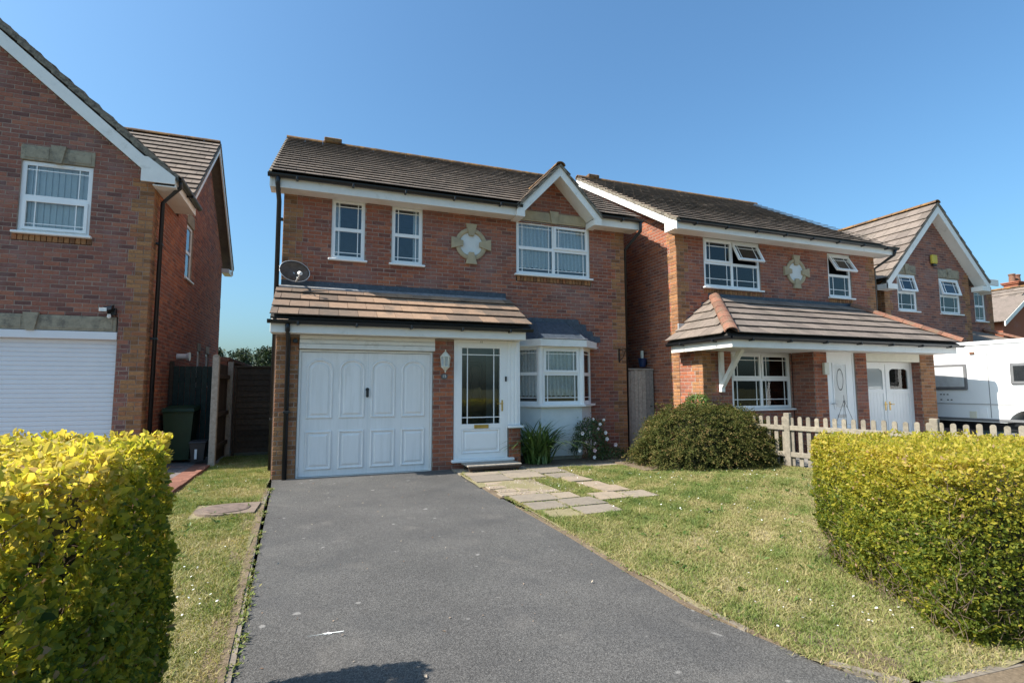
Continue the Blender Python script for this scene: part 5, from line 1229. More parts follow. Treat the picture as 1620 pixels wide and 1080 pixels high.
def hedge(label, lo, hi, n, size, r, weights, hexa, singles, depth, tf, rot=None, wild=0.7, gaps=0.75, asp=0.52, undercut=0.0):
    t = thing('hedge', label, 'hedge', ((lo[0]+hi[0])/2, (lo[1]+hi[1])/2, 0))
    P, N = round_box(n, lo, hi, r, depth, weights)
    k = P[:, 2] > 0.03; P, N = P[k], N[k]; n = len(P)
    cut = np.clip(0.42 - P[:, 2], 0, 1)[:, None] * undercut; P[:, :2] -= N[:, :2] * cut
    ca, sa = (math.cos(rot[2]), math.sin(rot[2])) if rot else (1, 0); ox, oy = rot[:2] if rot else (0, 0)
    def turn(A, o=True):
        A = A.copy(); x, y = A[:, 0] - (ox if o else 0), A[:, 1] - (oy if o else 0); A[:, 0] = x * ca - y * sa + (ox if o else 0); A[:, 1] = x * sa + y * ca + (oy if o else 0); return A
    if rot: P, N = turn(P), turn(N, False)
    RT = lambda p: (ox + (p[0]-ox) * ca - (p[1]-oy) * sa, oy + (p[0]-ox) * sa + (p[1]-oy) * ca, p[2])
    # gaps: thin the cover where twigs show through
    gap = vnoise(P[:, 0] * 1.2 + P[:, 1], P[:, 2] * 1.1 + P[:, 1] * .6, 7.0, 31); keep = ~((gap > gaps) & (N[:, 2] < .6) & (rng.random(n) < 0.8)); P, N = P[keep], N[keep]; n = len(P)
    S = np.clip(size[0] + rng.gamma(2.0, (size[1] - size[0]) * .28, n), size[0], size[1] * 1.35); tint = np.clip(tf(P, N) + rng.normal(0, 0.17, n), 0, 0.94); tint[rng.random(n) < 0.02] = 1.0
    V, F, kk = leaf_arrays(P, N, S, asp, 0.35, wild, hexa)
    drop = np.zeros(n, bool)
    if singles:
        sc = []
        L = V.reshape(n, kk, 3)
        C = L.mean(1); D = C - np.array([0, 0, CAMH]); z = D @ np.array(fw); X = 810 + 826.6 * (D @ np.array(r2)) / z; Y = 540 - 826.6 * (D @ np.array(u2)) / z
        cosv = np.abs(np.einsum('ij,ij->i', np.cross(L[:, 1] - L[:, 0], L[:, 3] - L[:, 0]), D)) / z ** 3
        ok = (z > .3) & (X > 5) & (X < 1615) & (Y > 5) & (Y < 1075); score = np.where(ok, cosv, -1)
        outer = rng.gamma(1.2, depth, n)
        idx = np.argsort(-score)[:singles]; drop[idx] = True
        meshes = []
        wl = wloc(t)
        for i in idx:
            vv = L[i]; o0 = vv[0]; me = bpy.data.meshes.new('leaf'); me.from_pydata([tuple(v - o0) for v in vv], [], [(0,1,2,3),(0,3,4,5)] if kk == 6 else [(0,1,2),(0,2,3)])
            at = me.attributes.new('tint', 'FLOAT', 'POINT'); at.data.foreach_set('value', [float(tint[i])] * kk); me.materials.append(M['hedge'])
            obj('leaf', me, t, Vector(o0) - wl)
    m_ = ~drop; L = V.reshape(n, kk, 3)[m_]; nq = len(L)
    q = np.arange(nq)[:, None] * kk
    F = np.concatenate([q + np.array([x]) for x in (([0,1,2,3],[0,3,4,5]) if kk == 6 else ([0,1,2],[0,2,3]))])
    tag(np_mesh('foliage', L.reshape(-1, 3), F, np.repeat(tint[m_], kk), M['hedge'], t), kind='stuff')
    i = 0.17; MB(RT).bbox(lo[0]+i, hi[0]-i, lo[1]+i, hi[1]-i, 0.0, hi[2]-i, 0.12).build('shade_core', M['core'], t)  # solid dark block added to stop light and darken the leaf gaps
    twigs(t, 3600, (lo[0]+.04, lo[1]+.04, 0.02), (hi[0]-.04, hi[1]-.04, hi[2]-.08), turn=turn if rot else None); return t
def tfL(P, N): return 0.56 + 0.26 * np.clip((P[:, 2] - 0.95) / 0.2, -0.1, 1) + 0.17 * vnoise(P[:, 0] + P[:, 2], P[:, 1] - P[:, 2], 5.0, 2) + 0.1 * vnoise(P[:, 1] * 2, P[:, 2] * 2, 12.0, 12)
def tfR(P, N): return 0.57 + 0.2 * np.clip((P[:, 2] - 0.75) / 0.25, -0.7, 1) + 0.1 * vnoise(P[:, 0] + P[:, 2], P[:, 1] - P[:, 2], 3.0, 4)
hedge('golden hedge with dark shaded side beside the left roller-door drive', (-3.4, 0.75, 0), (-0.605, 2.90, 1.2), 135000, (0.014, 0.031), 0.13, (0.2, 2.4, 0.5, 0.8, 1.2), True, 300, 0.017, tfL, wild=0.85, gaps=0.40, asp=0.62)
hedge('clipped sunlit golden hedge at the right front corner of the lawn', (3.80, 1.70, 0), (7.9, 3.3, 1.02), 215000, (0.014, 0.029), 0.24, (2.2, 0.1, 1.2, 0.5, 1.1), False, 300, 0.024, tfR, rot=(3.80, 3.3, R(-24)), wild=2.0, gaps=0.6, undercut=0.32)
# spreading shrub by the picket fence
sh = thing('spreading_shrub', 'low spreading olive-green shrub in front of the picket fence', 'shrub', (6.8, 8.05, 0))
M['shrub'] = leafmat('olive_shrub_leaf', [(0, (0.034, 0.046, 0.012)), (0.5, (0.082, 0.092, 0.024)), (0.8, (0.145, 0.125, 0.038)), (1, (0.22, 0.15, 0.065))], 0.3, 0.7, 0.12)
def dome(n, c, rad, p=1.0):
    u = rng.random(n); th = rng.uniform(0, 6.283, n); z = u ** 0.8; s = np.sqrt(np.clip(1 - z * z, 0, 1)) ** 0.8
    N = np.stack([s * np.cos(th), s * np.sin(th), z], 1); lump = 1 + 0.13 * vnoise(N[:, 0] * 2 + N[:, 2], N[:, 1] * 2, 3.0, 6) + 0.10 * vnoise(N[:, 0] * 3, N[:, 1] * 3 + N[:, 2] * 2, 6.0, 7)
    k = lump * (1 - rng.gamma(1.0, 0.07, n)); return np.array(c) + N * np.array(rad) * k[:, None], N
P, N = dome(5400, (6.92, 8.05, 0.0), (1.54, 1.05, 1.11))
LV_, LT_ = [], []
n = len(P); out = N.copy(); out[:, 2] *= 0.35; d = out + rng.normal(0, 0.38, (n, 3)) + np.array([0, 0, 0.12]); d /= np.linalg.norm(d, axis=1)[:, None]
ln = rng.uniform(0.16, 0.40, n); tb = rng.normal(0.45, 0.2, n); K = 11
base = P - d * (ln * .6)[:, None]
Q = []; QN = []; TT = []
for k in range(K):
    f = k / (K - 1); q = base + d * (ln * f)[:, None] + np.array([0, 0, -0.075]) * (f * f) * (ln / .2)[:, None] ** 1.3
    for sgn in (-1, 1):
        Q.append(q + rng.normal(0, 0.006, (n, 3))); QN.append(N * 0.4 + np.array([0, 0, .8]) + rng.normal(0, .3, (n, 3))); TT.append(tb + 0.5 * (f - .55))
Q, QN, TT = np.concatenate(Q), np.concatenate(QN), np.concatenate(TT)
V, F, kk = leaf_arrays(Q, QN, rng.uniform(0.022, 0.042, len(Q)), 0.5, 0.1, 0.5)
tag(np_mesh('foliage', V, F, np.repeat(np.clip(TT + rng.normal(0, .1, len(TT)), 0, 1), kk), M['shrub'], sh), kind='stuff')
MB().lathe([(1.05, 0.02), (1.05, 0.35), (0.85, 0.68), (0.5, 0.88), (0.1, 0.95)], 18, (0, 0, 0), lambda p: (6.92 + p[0] * 1.1, 8.05 + p[1] * 0.75, p[2])).build('shade_core', M['core'], sh)  # solid dark dome added so openings in the shrub look shaded
P2, N2 = dome(160, (6.85, 8.2, 0.98), (0.24, 0.2, 0.3))
q = leaf_arrays(np.repeat(P2, 8, 0) + rng.normal(0, .02, (1280, 3)), np.repeat(N2, 8, 0), rng.uniform(.03, .05, 1280), .5, .4, .6)
M['fresh'] = leafmat('fresh_green_leaf', [(0, (0.05, 0.1, 0.02)), (1, (0.16, 0.24, 0.05))], 0.35)
tag(np_mesh('young_shoots', q[0], q[1], np.repeat(rng.random(1280), 4), M['fresh'], sh), kind='stuff')
# strap-leaved clump
ag = thing('strap_leaf_plant', 'clump of arching dark green strap leaves between porch and bay window', 'plant', (3.9, 9.05, 0))
M['strap'] = leafmat('strap_leaf', [(0, (0.035, 0.07, 0.017)), (0.6, (0.08, 0.14, 0.035)), (1, (0.14, 0.2, 0.055))], 0.25, 0.35, 0.5)
for i in range(240):
    th = rng.uniform(0, 6.283); L = rng.uniform(0.6, 1.12); x0, y0 = 3.9 + rng.normal(0, .09), 9.08 + rng.normal(0, .07); w = rng.uniform(0.014, 0.022)
    lean = rng.uniform(0.45, 1.15); m = MB(); m.tint = rng.random(); vs = []; S = 8
    for k in range(S + 1):
        f = k / S; r_ = L * (f * 0.42 * lean + 0.5 * lean * f * f); z = L * (f * 1.15 - 0.75 * lean * f ** 2.4)
        ww = w * (1 - f ** 3) + 0.001; cx, cy = x0 + math.cos(th) * r_, y0 + math.sin(th) * r_ * 0.8
        for s in (-1, 1): vs.append((cx - math.sin(th) * ww * s, cy + math.cos(th) * ww * s, max(0.03, z)))
    m.add(vs, [(2*k, 2*k+1, 2*k+3, 2*k+2) for k in range(S)]); m.build('strap_leaf', M['strap'], ag)
# white rose
ro = thing('rose_bush', 'small rose bush with pale pink and white blooms under the bay window', 'rose', (5.05, 9.2, 0))
M['rosel'] = leafmat('rose_leaf', [(0, (0.025, 0.05, 0.015)), (1, (0.08, 0.13, 0.035))], 0.25, 0.45)
P, N = dome(420, (5.05, 9.2, 0.12), (0.36, 0.28, 0.68)); P2, N2 = dome(120, (5.5, 9.15, 0.02), (0.35, 0.22, 0.2)); P = np.concatenate([P, P2]); N = np.concatenate([N, N2])
Q = np.repeat(P, 9, 0) + rng.normal(0, .035, (len(P) * 9, 3)); V, F, kk = leaf_arrays(Q, np.repeat(N, 9, 0), rng.uniform(.02, .045, len(Q)), .6, .3, .6)
tag(np_mesh('foliage', V, F, np.repeat(rng.random(len(Q)), kk), M['rosel'], ro), kind='stuff')
M['bloom'] = tinted('rose_petal', [(0, (0.72, 0.5, 0.5)), (0.5, (0.8, 0.72, 0.7)), (1, (0.85, 0.82, 0.78))], 0.7, 40, 0.1, 0)
for (x, z) in ((4.72, .18), (4.86, .33), (5.1, .58), (5.2, .66), (5.28, .5), (4.95, .5), (5.05, .3), (5.0, .18), (5.0, .05), (4.78, .5), (5.06, .76), (5.3, .74), (5.5, .26), (5.3, .38)):
    m = MB(); m.tint = rng.random(); r_ = rng.uniform(.03, .045); y = 8.93 + 0.1 * rng.random() + (0.1 if z > .6 else 0)
    for L_ in range(3):
        for k in range(5):
            th = k * 1.257 + L_ * .6; rr = r_ * (1 - .28 * L_); c = Vector((x, y, z + 0.05)); a = Vector((math.cos(th), -.4 + .2 * L_, math.sin(th))).normalized(); b = Vector((-math.sin(th), 0, math.cos(th)))
            m.add([tuple(c), tuple(c + a * rr * .7 + b * rr * .55), tuple(c + a * rr * 1.1 + Vector((0, -.012 * L_, 0))), tuple(c + a * rr * .7 - b * rr * .55)], [(0, 1, 2, 3)])
    m.build('bloom', M['bloom'], ro)
for k in range(9):
    th = k * .7; MB().tube([(5.05, 9.22, 0), (5.05 + .1 * math.cos(th), 9.2 + .06 * math.sin(th), .35), (5.05 + .28 * math.cos(th), 9.18 + .15 * math.sin(th), .75)], 0.006, 5).build('stem', M['twig'], ro)
# distant trees
M['pine'] = leafmat('dark_conifer', [(0, (0.015, 0.025, 0.015)), (1, (0.05, 0.075, 0.03))], 0.15, 0.6)
def tree(label, x, y, h, w, z0, n=5000, group='trees beyond the gardens'):
    t = thing('tree', label, 'tree', (x, y, 0), group)
    MB().tube([(x, y, 0), (x + .1, y, h * .5), (x, y, h * .9)], [0.2, 0.14, 0.04], 8).build('trunk', M['twig'], t)
    C = []
    for i in range(16):
        f = rng.random(); C.append((x + rng.normal(0, w * .32) * (1.1 - f * .7), y + rng.normal(0, w * .3), z0 + f * (h - z0)))
    C = np.array(C); k = rng.integers(0, 16, n); P = C[k] + rng.normal(0, 1, (n, 3)) * np.array([w * .17, w * .17, w * .09]); N = rng.normal(0, 1, (n, 3))
    V, F, kk = leaf_arrays(P, N, rng.uniform(.15, .32, n), .5)
    tag(np_mesh('crown', V, F, np.repeat(rng.random(n), kk), M['pine'], t), kind='stuff')
    for i in range(6): MB().tube([(x, y, h * (.35 + .09 * i)), tuple(C[i])], [0.06, 0.02], 5).build('limb', M['twig'], t)
tree('dark conifer beyond the fence, right beside the middle house', -3.75, 45, 4.6, 2.2, 2.4)
tree('smaller dark tree beyond the fence, left of the conifer', -6.3, 52, 4.6, 2.0, 2.6, 3000)
tree('tiny far tree top just right of the left house', -9.4, 58, 5.4, 1.6, 3.4, 2000)
# ------------------------------------------------------------------ fences, gates and small things
def wood(name, stops): return tinted(name, stops, 0.9, 18, 0.35, 0.5, 70)
M['greywood'] = wood('weathered_wood', [(0, (0.27, 0.235, 0.2)), (1, (0.4, 0.345, 0.28))])
M['picket'] = wood('pale_picket', [(0, (0.19, 0.165, 0.13)), (1, (0.28, 0.24, 0.185))])
M['brownwood'] = wood('brown_fence', [(0, (0.05, 0.035, 0.025)), (1, (0.085, 0.06, 0.042))])
M['greenwood'] = wood('green_boards', [(0, (0.03, 0.045, 0.04)), (1, (0.045, 0.065, 0.055))])
fp = thing('lap_fence', 'dark brown lapped fence panel across the gap left of the middle house', 'fence', (-1.1, 12.3, 0))
for i in range(15):
    z = 0.1 + i * 0.116; m = MB(); m.tint = rng.random(); j = rng.normal(0, .008, 3)
    m.add([(-1.62, 12.29, z), (-0.67, 12.29, z + j[0]), (-0.67, 12.312, z + .14), (-1.62, 12.312, z + .14 + j[1]), (-1.62, 12.305, z), (-0.67, 12.305, z + j[0]), (-0.67, 12.324, z + .14), (-1.62, 12.324, z + .14)], [(0,1,2,3),(7,6,5,4),(0,4,5,1),(3,2,6,7)]).build('slat', M['brownwood'], fp)
for x in (-1.62, -0.72): MB().bbox(x, x + .05, 12.26, 12.29, 0.05, 1.86, .004).build('batten', M['brownwood'], fp)
MB().bbox(-1.64, -.66, 12.27, 12.32, 1.86, 1.9, .006).build('capping', M['brownwood'], fp)
po = thing('fence_post', 'grey square wooden post at the end of the side fence', 'post', (-1.76, 11.0, 0))
MB().bbox(-1.815, -1.705, 10.95, 11.06, 0, 2.03, .008).build('post', M['greywood'], po); MB().prism([(-1.815, 2.03), (-1.705, 2.03), (-1.76, 2.06)], 10.95, 11.06, 1).build('cap', M['greywood'], po)
sf = thing('side_fence', 'shadowed brown fence running back from the grey post', 'fence', (-1.76, 11.7, 0))
for i in range(10):
    m = MB(); m.tint = rng.random(); y = 11.07 + i * 0.125; m.bbox(-1.775, -1.755, y, y + .122, .06, 1.9, .003).build('board', M['brownwood'], sf)
MB().bbox(-1.755, -1.70, 11.07, 12.3, 1.62, 1.7, .004).build('rail', M['brownwood'], sf); MB().bbox(-1.755, -1.70, 11.07, 12.3, .9, .98, .004).build('rail', M['brownwood'], sf); MB().bbox(-1.755, -1.70, 11.07, 12.3, .3, .38, .004).build('rail', M['brownwood'], sf)
MB().bbox(-1.75, -1.65, 12.3, 12.4, 0, 1.98, .005).build('post', M['greywood'], sf)
gg = thing('green_gate', 'dark green boarded gate in shade behind the bins', 'gate', (-2.3, 12.2, 0))
for i in range(9):
    m = MB(); m.tint = rng.random(); x = -2.70 + i * .1; m.bbox(x, x + .094, 12.2, 12.222, .06, 1.88, .004).build('board', M['greenwood'], gg)
MB().bbox(-2.7, -1.8, 12.225, 12.26, 1.55, 1.65, .004).build('rail', M['greenwood'], gg); MB().bbox(-2.77, -2.70, 12.18, 12.26, 0, 1.98, .004).build('post', M['brownwood'], gg)
gw = thing('garden_wall', 'red-topped garden wall running back beside the left house', 'wall', (-1.85, 18, 0))
MB().box(-1.95, -1.8, 12.5, 26, 0, 2.0).build('brickwork', M['brick_r'], gw)
for i in range(27):
    m = MB(); m.tint = rng.random(); m.bbox(-2.0, -1.76, 12.5 + i * .5, 12.99 + i * .5, 2.0, 2.09, .01).build('coping', M['hip'], gw)
# bins
M['bin'] = plain('green_bin_plastic', (0.02, 0.05, 0.018), 0.5, var=0.15); M['bbin'] = plain('brown_bin_plastic', (0.05, 0.04, 0.035), 0.55)
def wheelie(name, label, x, y, w, d, h, mat, group=None):
    t = thing(name, label, 'bin', (x, y, 0), group); v = []
    for (z, k) in ((0.08, .76), (h * .86, 1.0), (h * .9, 1.05)):
        for sx, sy in ((-1,-1),(1,-1),(1,1),(-1,1)): v.append((x + sx * w/2 * k, y + sy * d/2 * k, z))
    f = [(0,3,2,1)] + [(4*j+i, 4*j+(i+1)%4, 4*j+4+(i+1)%4, 4*j+4+i) for j in range(2) for i in range(4)] + [(8,9,10,11)]
    MB().add(v, f).build('body', mat, t)
    MB().add([(x-w*.55, y-d*.56, h*.905), (x+w*.55, y-d*.56, h*.905), (x+w*.55, y+d*.56, h*.925), (x-w*.55, y+d*.56, h*.925), (x-w*.5, y-d*.5, h*.955), (x+w*.5, y-d*.5, h*.955), (x+w*.5, y+d*.5, h), (x-w*.5, y+d*.5, h)], [(0,3,2,1),(4,5,6,7),(0,1,5,4),(1,2,6,5),(2,3,7,6),(3,0,4,7)]).build('lid', mat, t)
    return t
t = wheelie('wheelie_bin', 'tall dark green wheelie bin against the left house', -2.45, 11.85, .5, .55, 1.1, M['bin'])
for s in (-1, 1): MB().lathe([(0.05, -.03), (0.1, -.025), (0.1, .025), (0.05, .03)], 16, (0, 0, 0), lambda p, s=s: (-2.45 + s * .22 + p[2], 12.08 + p[0], .1 + p[1])).build('wheel', M['black'], t)
MB().tube([(-2.66, 12.17, 1.0), (-2.66, 12.24, 1.03), (-2.24, 12.24, 1.03), (-2.24, 12.17, 1.0)], .015, 6).build('handle', M['bin'], t)
t = wheelie('recycling_caddy', 'small brown food caddy beside the green wheelie bin', -2.06, 11.45, .26, .26, .46, M['bbin'])
MB().bbox(-2.1, -2.06, 11.305, 11.318, .12, .3, .002).build('label_plate', M['upvc'], t)
# gate between the houses
gt = thing('boarded_gate', 'grey weathered boarded gate between the two houses', 'gate', (6.85, 10.1, 0))
for i in range(7):
    m = MB(); m.tint = rng.random(); x = 6.5 + i * .102; m.bbox(x, x + .097, 10.10 + rng.normal(0, .002), 10.12, .05, 1.8 + rng.normal(0, .006), .004).build('board', M['greywood'], gt)
for z in (.3, 1.0, 1.6): MB().bbox(6.5, 7.21, 10.122, 10.16, z, z + .1, .004).build('rail', M['greywood'], gt)
MB().bbox(6.49, 7.22, 10.09, 10.17, 1.81, 1.85, .006).build('capping', M['greywood'], gt)
MB().lathe([(.012, 0), (.012, .05)], 8, (0, 0, 0), lambda p: (7.12 + p[0], 10.10 - p[2], 1.0 + p[1])).build('latch', M['black'], gt)
M['blue'] = plain('blue_plastic', (0.015, 0.04, 0.12), 0.4)
wp = thing('wall_bucket', 'small dark blue bucket with a cream stick fixed above the grey gate', 'bucket', (7.15, 10.4, 1.9))
MB().lathe([(.07, 0), (.1, .18), (.11, .19), (.1, .2)], 16, (7.13, 10.4, 1.9)).build('body', M['blue'], wp); MB().lathe([(.035, 0), (.035, .2)], 12, (7.13, 10.4, 2.08)).build('stick', M['cream'], wp)
MB().bbox(7.2, 7.25, 10.37, 10.43, 1.95, 2.03, .004).build('bracket', M['black'], wp)
bb = thing('basket_bracket', 'black iron hanging-basket bracket on the corner of the middle house', 'bracket', (6.22, 9.9, 2.1))
MB().bbox(6.205, 6.235, 9.93, 9.946, 1.97, 2.28, .003).build('back_plate', M['iron'], bb)
MB().tube([(6.22, 9.93, 2.24), (6.22, 9.6, 2.25), (6.22, 9.55, 2.28)], .008, 6).build('arm', M['iron'], bb); MB().tube([(6.22, 9.93, 2.0), (6.22, 9.8, 2.06), (6.22, 9.66, 2.24)], .007, 6).build('brace', M['iron'], bb)
# picket fence
pf_ = thing('picket_fence', 'pale weathered picket fence with round-topped pickets on the right', 'fence', (8.35, 5.0, 0))
A, B = Vector((7.85, 7.07, 0)), Vector((8.35, 5.0, 0)); dr_ = (B - A).normalized(); L = (B - A).length; fn = Vector((dr_.y, -dr_.x, 0)); 
if fn.x > 0: fn = -fn
fa = math.atan2(dr_.y, dr_.x)
def FT(p): return tuple(A + dr_ * p[0] + fn * p[1] + Vector((0, 0, p[2])))
for k in range(-1, 3):
    MB(FT).bbox(k * L - .05, k * L + .05, -.05, .05, 0, .96, .008).build('post', M['picket'], pf_)
pkm = None
for k in range(-7, 46):
    u = (k + .5) * L / 15
    if abs((u / L) - round(u / L)) * L < .06: continue
    m = MB(FT); m.tint = rng.random(); h = .9 + rng.normal(0, .006); pr = [(u - .034, .05), (u + .034, .05), (u + .034, h - .03)] + [(u + .034 * math.cos(a), h - .03 + .03 * math.sin(a)) for a in (.5, 1.0, 1.57, 2.14, 2.64)] + [(u - .034, h - .03)]
    m.prism(pr, -.012, .006, 1).build('picket', M['picket'], pf_)
for s in range(-1, 3):
    for z in (.2, .66): 
        m = MB(FT); m.tint = rng.random(); m.bbox(s * L + .05 if s > -1 else -.85, (s + 1) * L - .05, .007, .042, z, z + .085, .005).build('rail', M['picket'], pf_)
tr = thing('trough', 'terracotta trough planter behind the picket fence', 'planter', (9.9, 8.0, 0))
MB().add([(9.55,7.92,.01),(10.2,7.92,.01),(10.2,8.12,.01),(9.55,8.12,.01),(9.5,7.88,.28),(10.25,7.88,.28),(10.25,8.16,.28),(9.5,8.16,.28)], [(0,3,2,1),(4,5,6,7),(0,1,5,4),(1,2,6,5),(2,3,7,6),(3,0,4,7)]).build('body', M['hip'], tr); MB().bbox(9.48, 10.27, 7.86, 8.18, .25, .3, .01).build('rim', M['hip'], tr)
ob = thing('plant_obelisk', 'thin black wire plant support beside the right front door', 'plant support', (10.3, 7.85, 0))
for k in range(4):
    th = k * 1.57 + .5; MB().tube([(10.3 + .18 * math.cos(th), 7.85 + .18 * math.sin(th), 0), (10.3 + .15 * math.cos(th), 7.85 + .15 * math.sin(th), .7), (10.3, 7.85, 1.15), (10.3, 7.85, 1.25)], .004, 5).build('wire', M['iron'], ob)
MB().tube([(10.3 + .16 * math.cos(k * .5236), 7.85 + .16 * math.sin(k * .5236), .55) for k in range(13)], .0035, 5).build('hoop', M['iron'], ob)
# satellite dish
ds = thing('satellite_dish', 'rusty brown satellite dish above the garage roof', 'satellite dish', (-0.42, 9.75, 3.3))
ax = Vector((0.30, -0.86, 0.32)).normalized(); sx = ax.cross(Vector((0, 0, 1))).normalized(); sy = sx.cross(ax); ctr = Vector((-0.42, 9.66, 3.43))
m = MB(); vs = []; fs = []; nr, na = 6, 32
for side in (0, 1):
    for i in range(nr + 1):
        f = i / nr
        for k in range(na):
            th = 6.28319 * k / na; p = ctr + sx * (  .252 * f * math.cos(th)) + sy * (.205 * f * math.sin(th)) + ax * (.075 * f * f - .0 - side * .006 - .05)
            vs.append(tuple(p))
W_ = (nr + 1) * na
for i in range(nr):
    for k in range(na):
        a, b, c, d = i*na+k, i*na+(k+1)%na, (i+1)*na+(k+1)%na, (i+1)*na+k; fs += [(a, b, c, d), (W_+d, W_+c, W_+b, W_+a)]
for k in range(na): fs.append((nr*na+k, nr*na+(k+1)%na, W_+nr*na+(k+1)%na, W_+nr*na+k))
m.add(vs, fs).build('reflector', M['dishm'], ds, True)
MB().tube([tuple(ctr + sx * (.252 * math.cos(k * .19635)) + sy * (.205 * math.sin(k * .19635)) + ax * .026) for k in range(33)], .006, 6).build('rim', M['galv'], ds, True)
lnb = ctr + ax * .30 - sy * .2
MB().tube([tuple(ctr - sy * .205 + ax * .02), tuple(lnb)], .012, 6).build('arm', M['galv'], ds); MB().tube([tuple(ctr - sy * .1 - sx * .03), tuple(ctr - sy * .2 - sx * .02 + ax * .12)], .009, 6).build('strut', M['cream'], ds)
MB().tube([tuple(lnb), tuple(lnb + (ctr - lnb).normalized() * .07)], [.028, .036], 12).build('receiver', M['upvc'], ds)
MB().tube([tuple(ctr - ax * .05), (-0.42, 9.86, 3.42), (-0.42, 9.945, 3.42)], .02, 8).build('mount', M['galv'], ds)
# wall lantern and number plate
la = thing('wall_lantern', 'cream coach lantern on the brick pier beside the porch door', 'lamp', (2.1, 8.98, 1.7))
c = (2.1, 8.985, 0)
def hexl(pr, nm, mt): MB().lathe(pr, 6, c).build(nm, mt, la)
hexl([(0.005, 2.095), (0.012, 2.08), (0.008, 2.06), (0.02, 2.05), (0.05, 2.02), (0.088, 1.975), (0.09, 1.965), (0.07, 1.962)], 'roof', M['cream'])
hexl([(0.06, 1.80), (0.078, 1.962)], 'glass', M['frost'])
for k in range(6):
    th = k * 1.0472; MB().tube([(c[0] + .066 * math.cos(th), c[1] + .066 * math.sin(th), 1.795), (c[0] + .084 * math.cos(th), c[1] + .084 * math.sin(th), 1.965)], .008, 5).build('glazing_post', M['cream'], la)
hexl([(0.075, 1.80), (0.078, 1.785), (0.05, 1.76), (0.03, 1.735), (0.012, 1.725), (0.014, 1.70), (0.004, 1.685)], 'base', M['cream'])
MB().lathe([(.022, 1.80), (.022, 1.9)], 10, c).build('bulb', M['petal'], la)
MB().tube([(2.1, 9.07, 1.9), (2.1, 9.03, 1.94), (2.1, 9.0, 1.97)], .012, 6).build('arm', M['cream'], la); MB().bbox(2.07, 2.13, 9.062, 9.079, 1.83, 1.98, .004).build('back_plate', M['cream'], la)
pl = MB(TG).lathe([(.062, 0), (.062, .006), (.055, .009)], 24, (0, 0, 0), comp(TG, lambda p: (2.1 + p[0], 0.004 + p[2], 1.625 + p[1] * .8))).build('number_plate', M['room'], HM.root)
text_mesh('numeral', '15', 0.075, M['petal'], pl, comp(TG, lambda p: (2.1 + p[0], 0.0135 + p[1], 1.627 + p[2])))
# timber step
st = thing('timber_step', 'low grey timber step in front of the porch door', 'step', (2.9, 8.7, 0))
for i in range(5):
    m = MB(); m.tint = rng.random(); y = 8.56 + i * .09; m.bbox(2.40, 3.36, y, y + .082, .1, .125, .004).build('slat', M['greywood'], st)
for (x, y) in ((2.44, 8.6), (3.28, 8.6), (2.44, 8.95), (3.28, 8.95)): MB().bbox(x, x + .05, y, y + .05, .01, .098, .004).build('leg', M['brownwood'], st)
MB().bbox(2.41, 3.35, 8.56, 8.578, .06, .099, .003).build('rail', M['brownwood'], st)
# inspection cover
ic = thing('inspection_cover', 'brown concrete inspection cover set in the grass strip', 'manhole cover', (-0.95, 6.95, 0))
MB().prism([(-.62, 6.64), (-.60, 7.22)] + [(-.93 + .33 * math.cos(a), 6.94 + .3 * math.sin(a)) for a in np.linspace(1.57, 4.71, 12)], 0, .042, 2).build('frame', M['icov'] if 'icov' in M else plain('stained_concrete', (0.17, 0.125, 0.095), .95, var=.3, vscale=10, bump=.5, bscale=80), ic)
MB().lathe([(.24, .0), (.24, .012), (.22, .018)], 28, (-.93, 6.94, .036)).build('lid', plain('rusty_lid', (0.14, 0.1, 0.08), .9, var=.35, vscale=14, bump=.5, bscale=90), ic)
# lights on walls
fl = thing('floodlight', 'black and white security light above the left roller door', 'lamp', (-3.28, 10.5, 2.75))
MB().bbox(-3.34, -3.22, 10.52, 10.6, 2.66, 2.78, .01).build('mount', M['black'], fl); MB().add([(-3.40,10.40,2.76),(-3.24,10.40,2.80),(-3.24,10.54,2.84),(-3.40,10.54,2.80),(-3.40,10.38,2.70),(-3.24,10.38,2.74),(-3.24,10.5,2.74),(-3.40,10.5,2.70)], [(0,1,2,3),(7,6,5,4),(0,4,5,1),(1,5,6,2),(2,6,7,3),(3,7,4,0)]).build('head', M['black'], fl)
MB().bbox(-3.405, -3.30, 10.372, 10.382, 2.70, 2.76, .003).build('lens', M['petal'], fl); MB().lathe([(.025, 0), (.03, -.05), (.01, -.07)], 10, (-3.3, 10.5, 2.67)).build('sensor', M['upvc'], fl)
ab = thing('alarm_box', 'yellow alarm box high on the gable of the plum brick house', 'alarm', (17.3, 10.05, 5.2))
M['yellow'] = plain('yellow_plastic', (0.55, 0.42, 0.05), .5); MB().bbox(17.18, 17.42, 10.0, 10.09, 5.1, 5.37, .025).build('case', M['yellow'], ab); MB().bbox(17.22, 17.38, 10.01, 10.08, 5.03, 5.098, .015).build('strobe', M['black'], ab)
fu = thing('flue_cowl', 'white conical vent cowl on the side wall of the left house', 'vent', (-2.7, 12.7, 2.1))
MB().tube([(-2.78, 12.75, 2.1), (-2.6, 12.75, 2.1)], [.06, .06], 12).build('duct', M['upvc'], fu); MB().tube([(-2.6, 12.75, 2.1), (-2.54, 12.75, 2.1)], [.07, .1], 12).build('cowl', M['upvc'], fu)
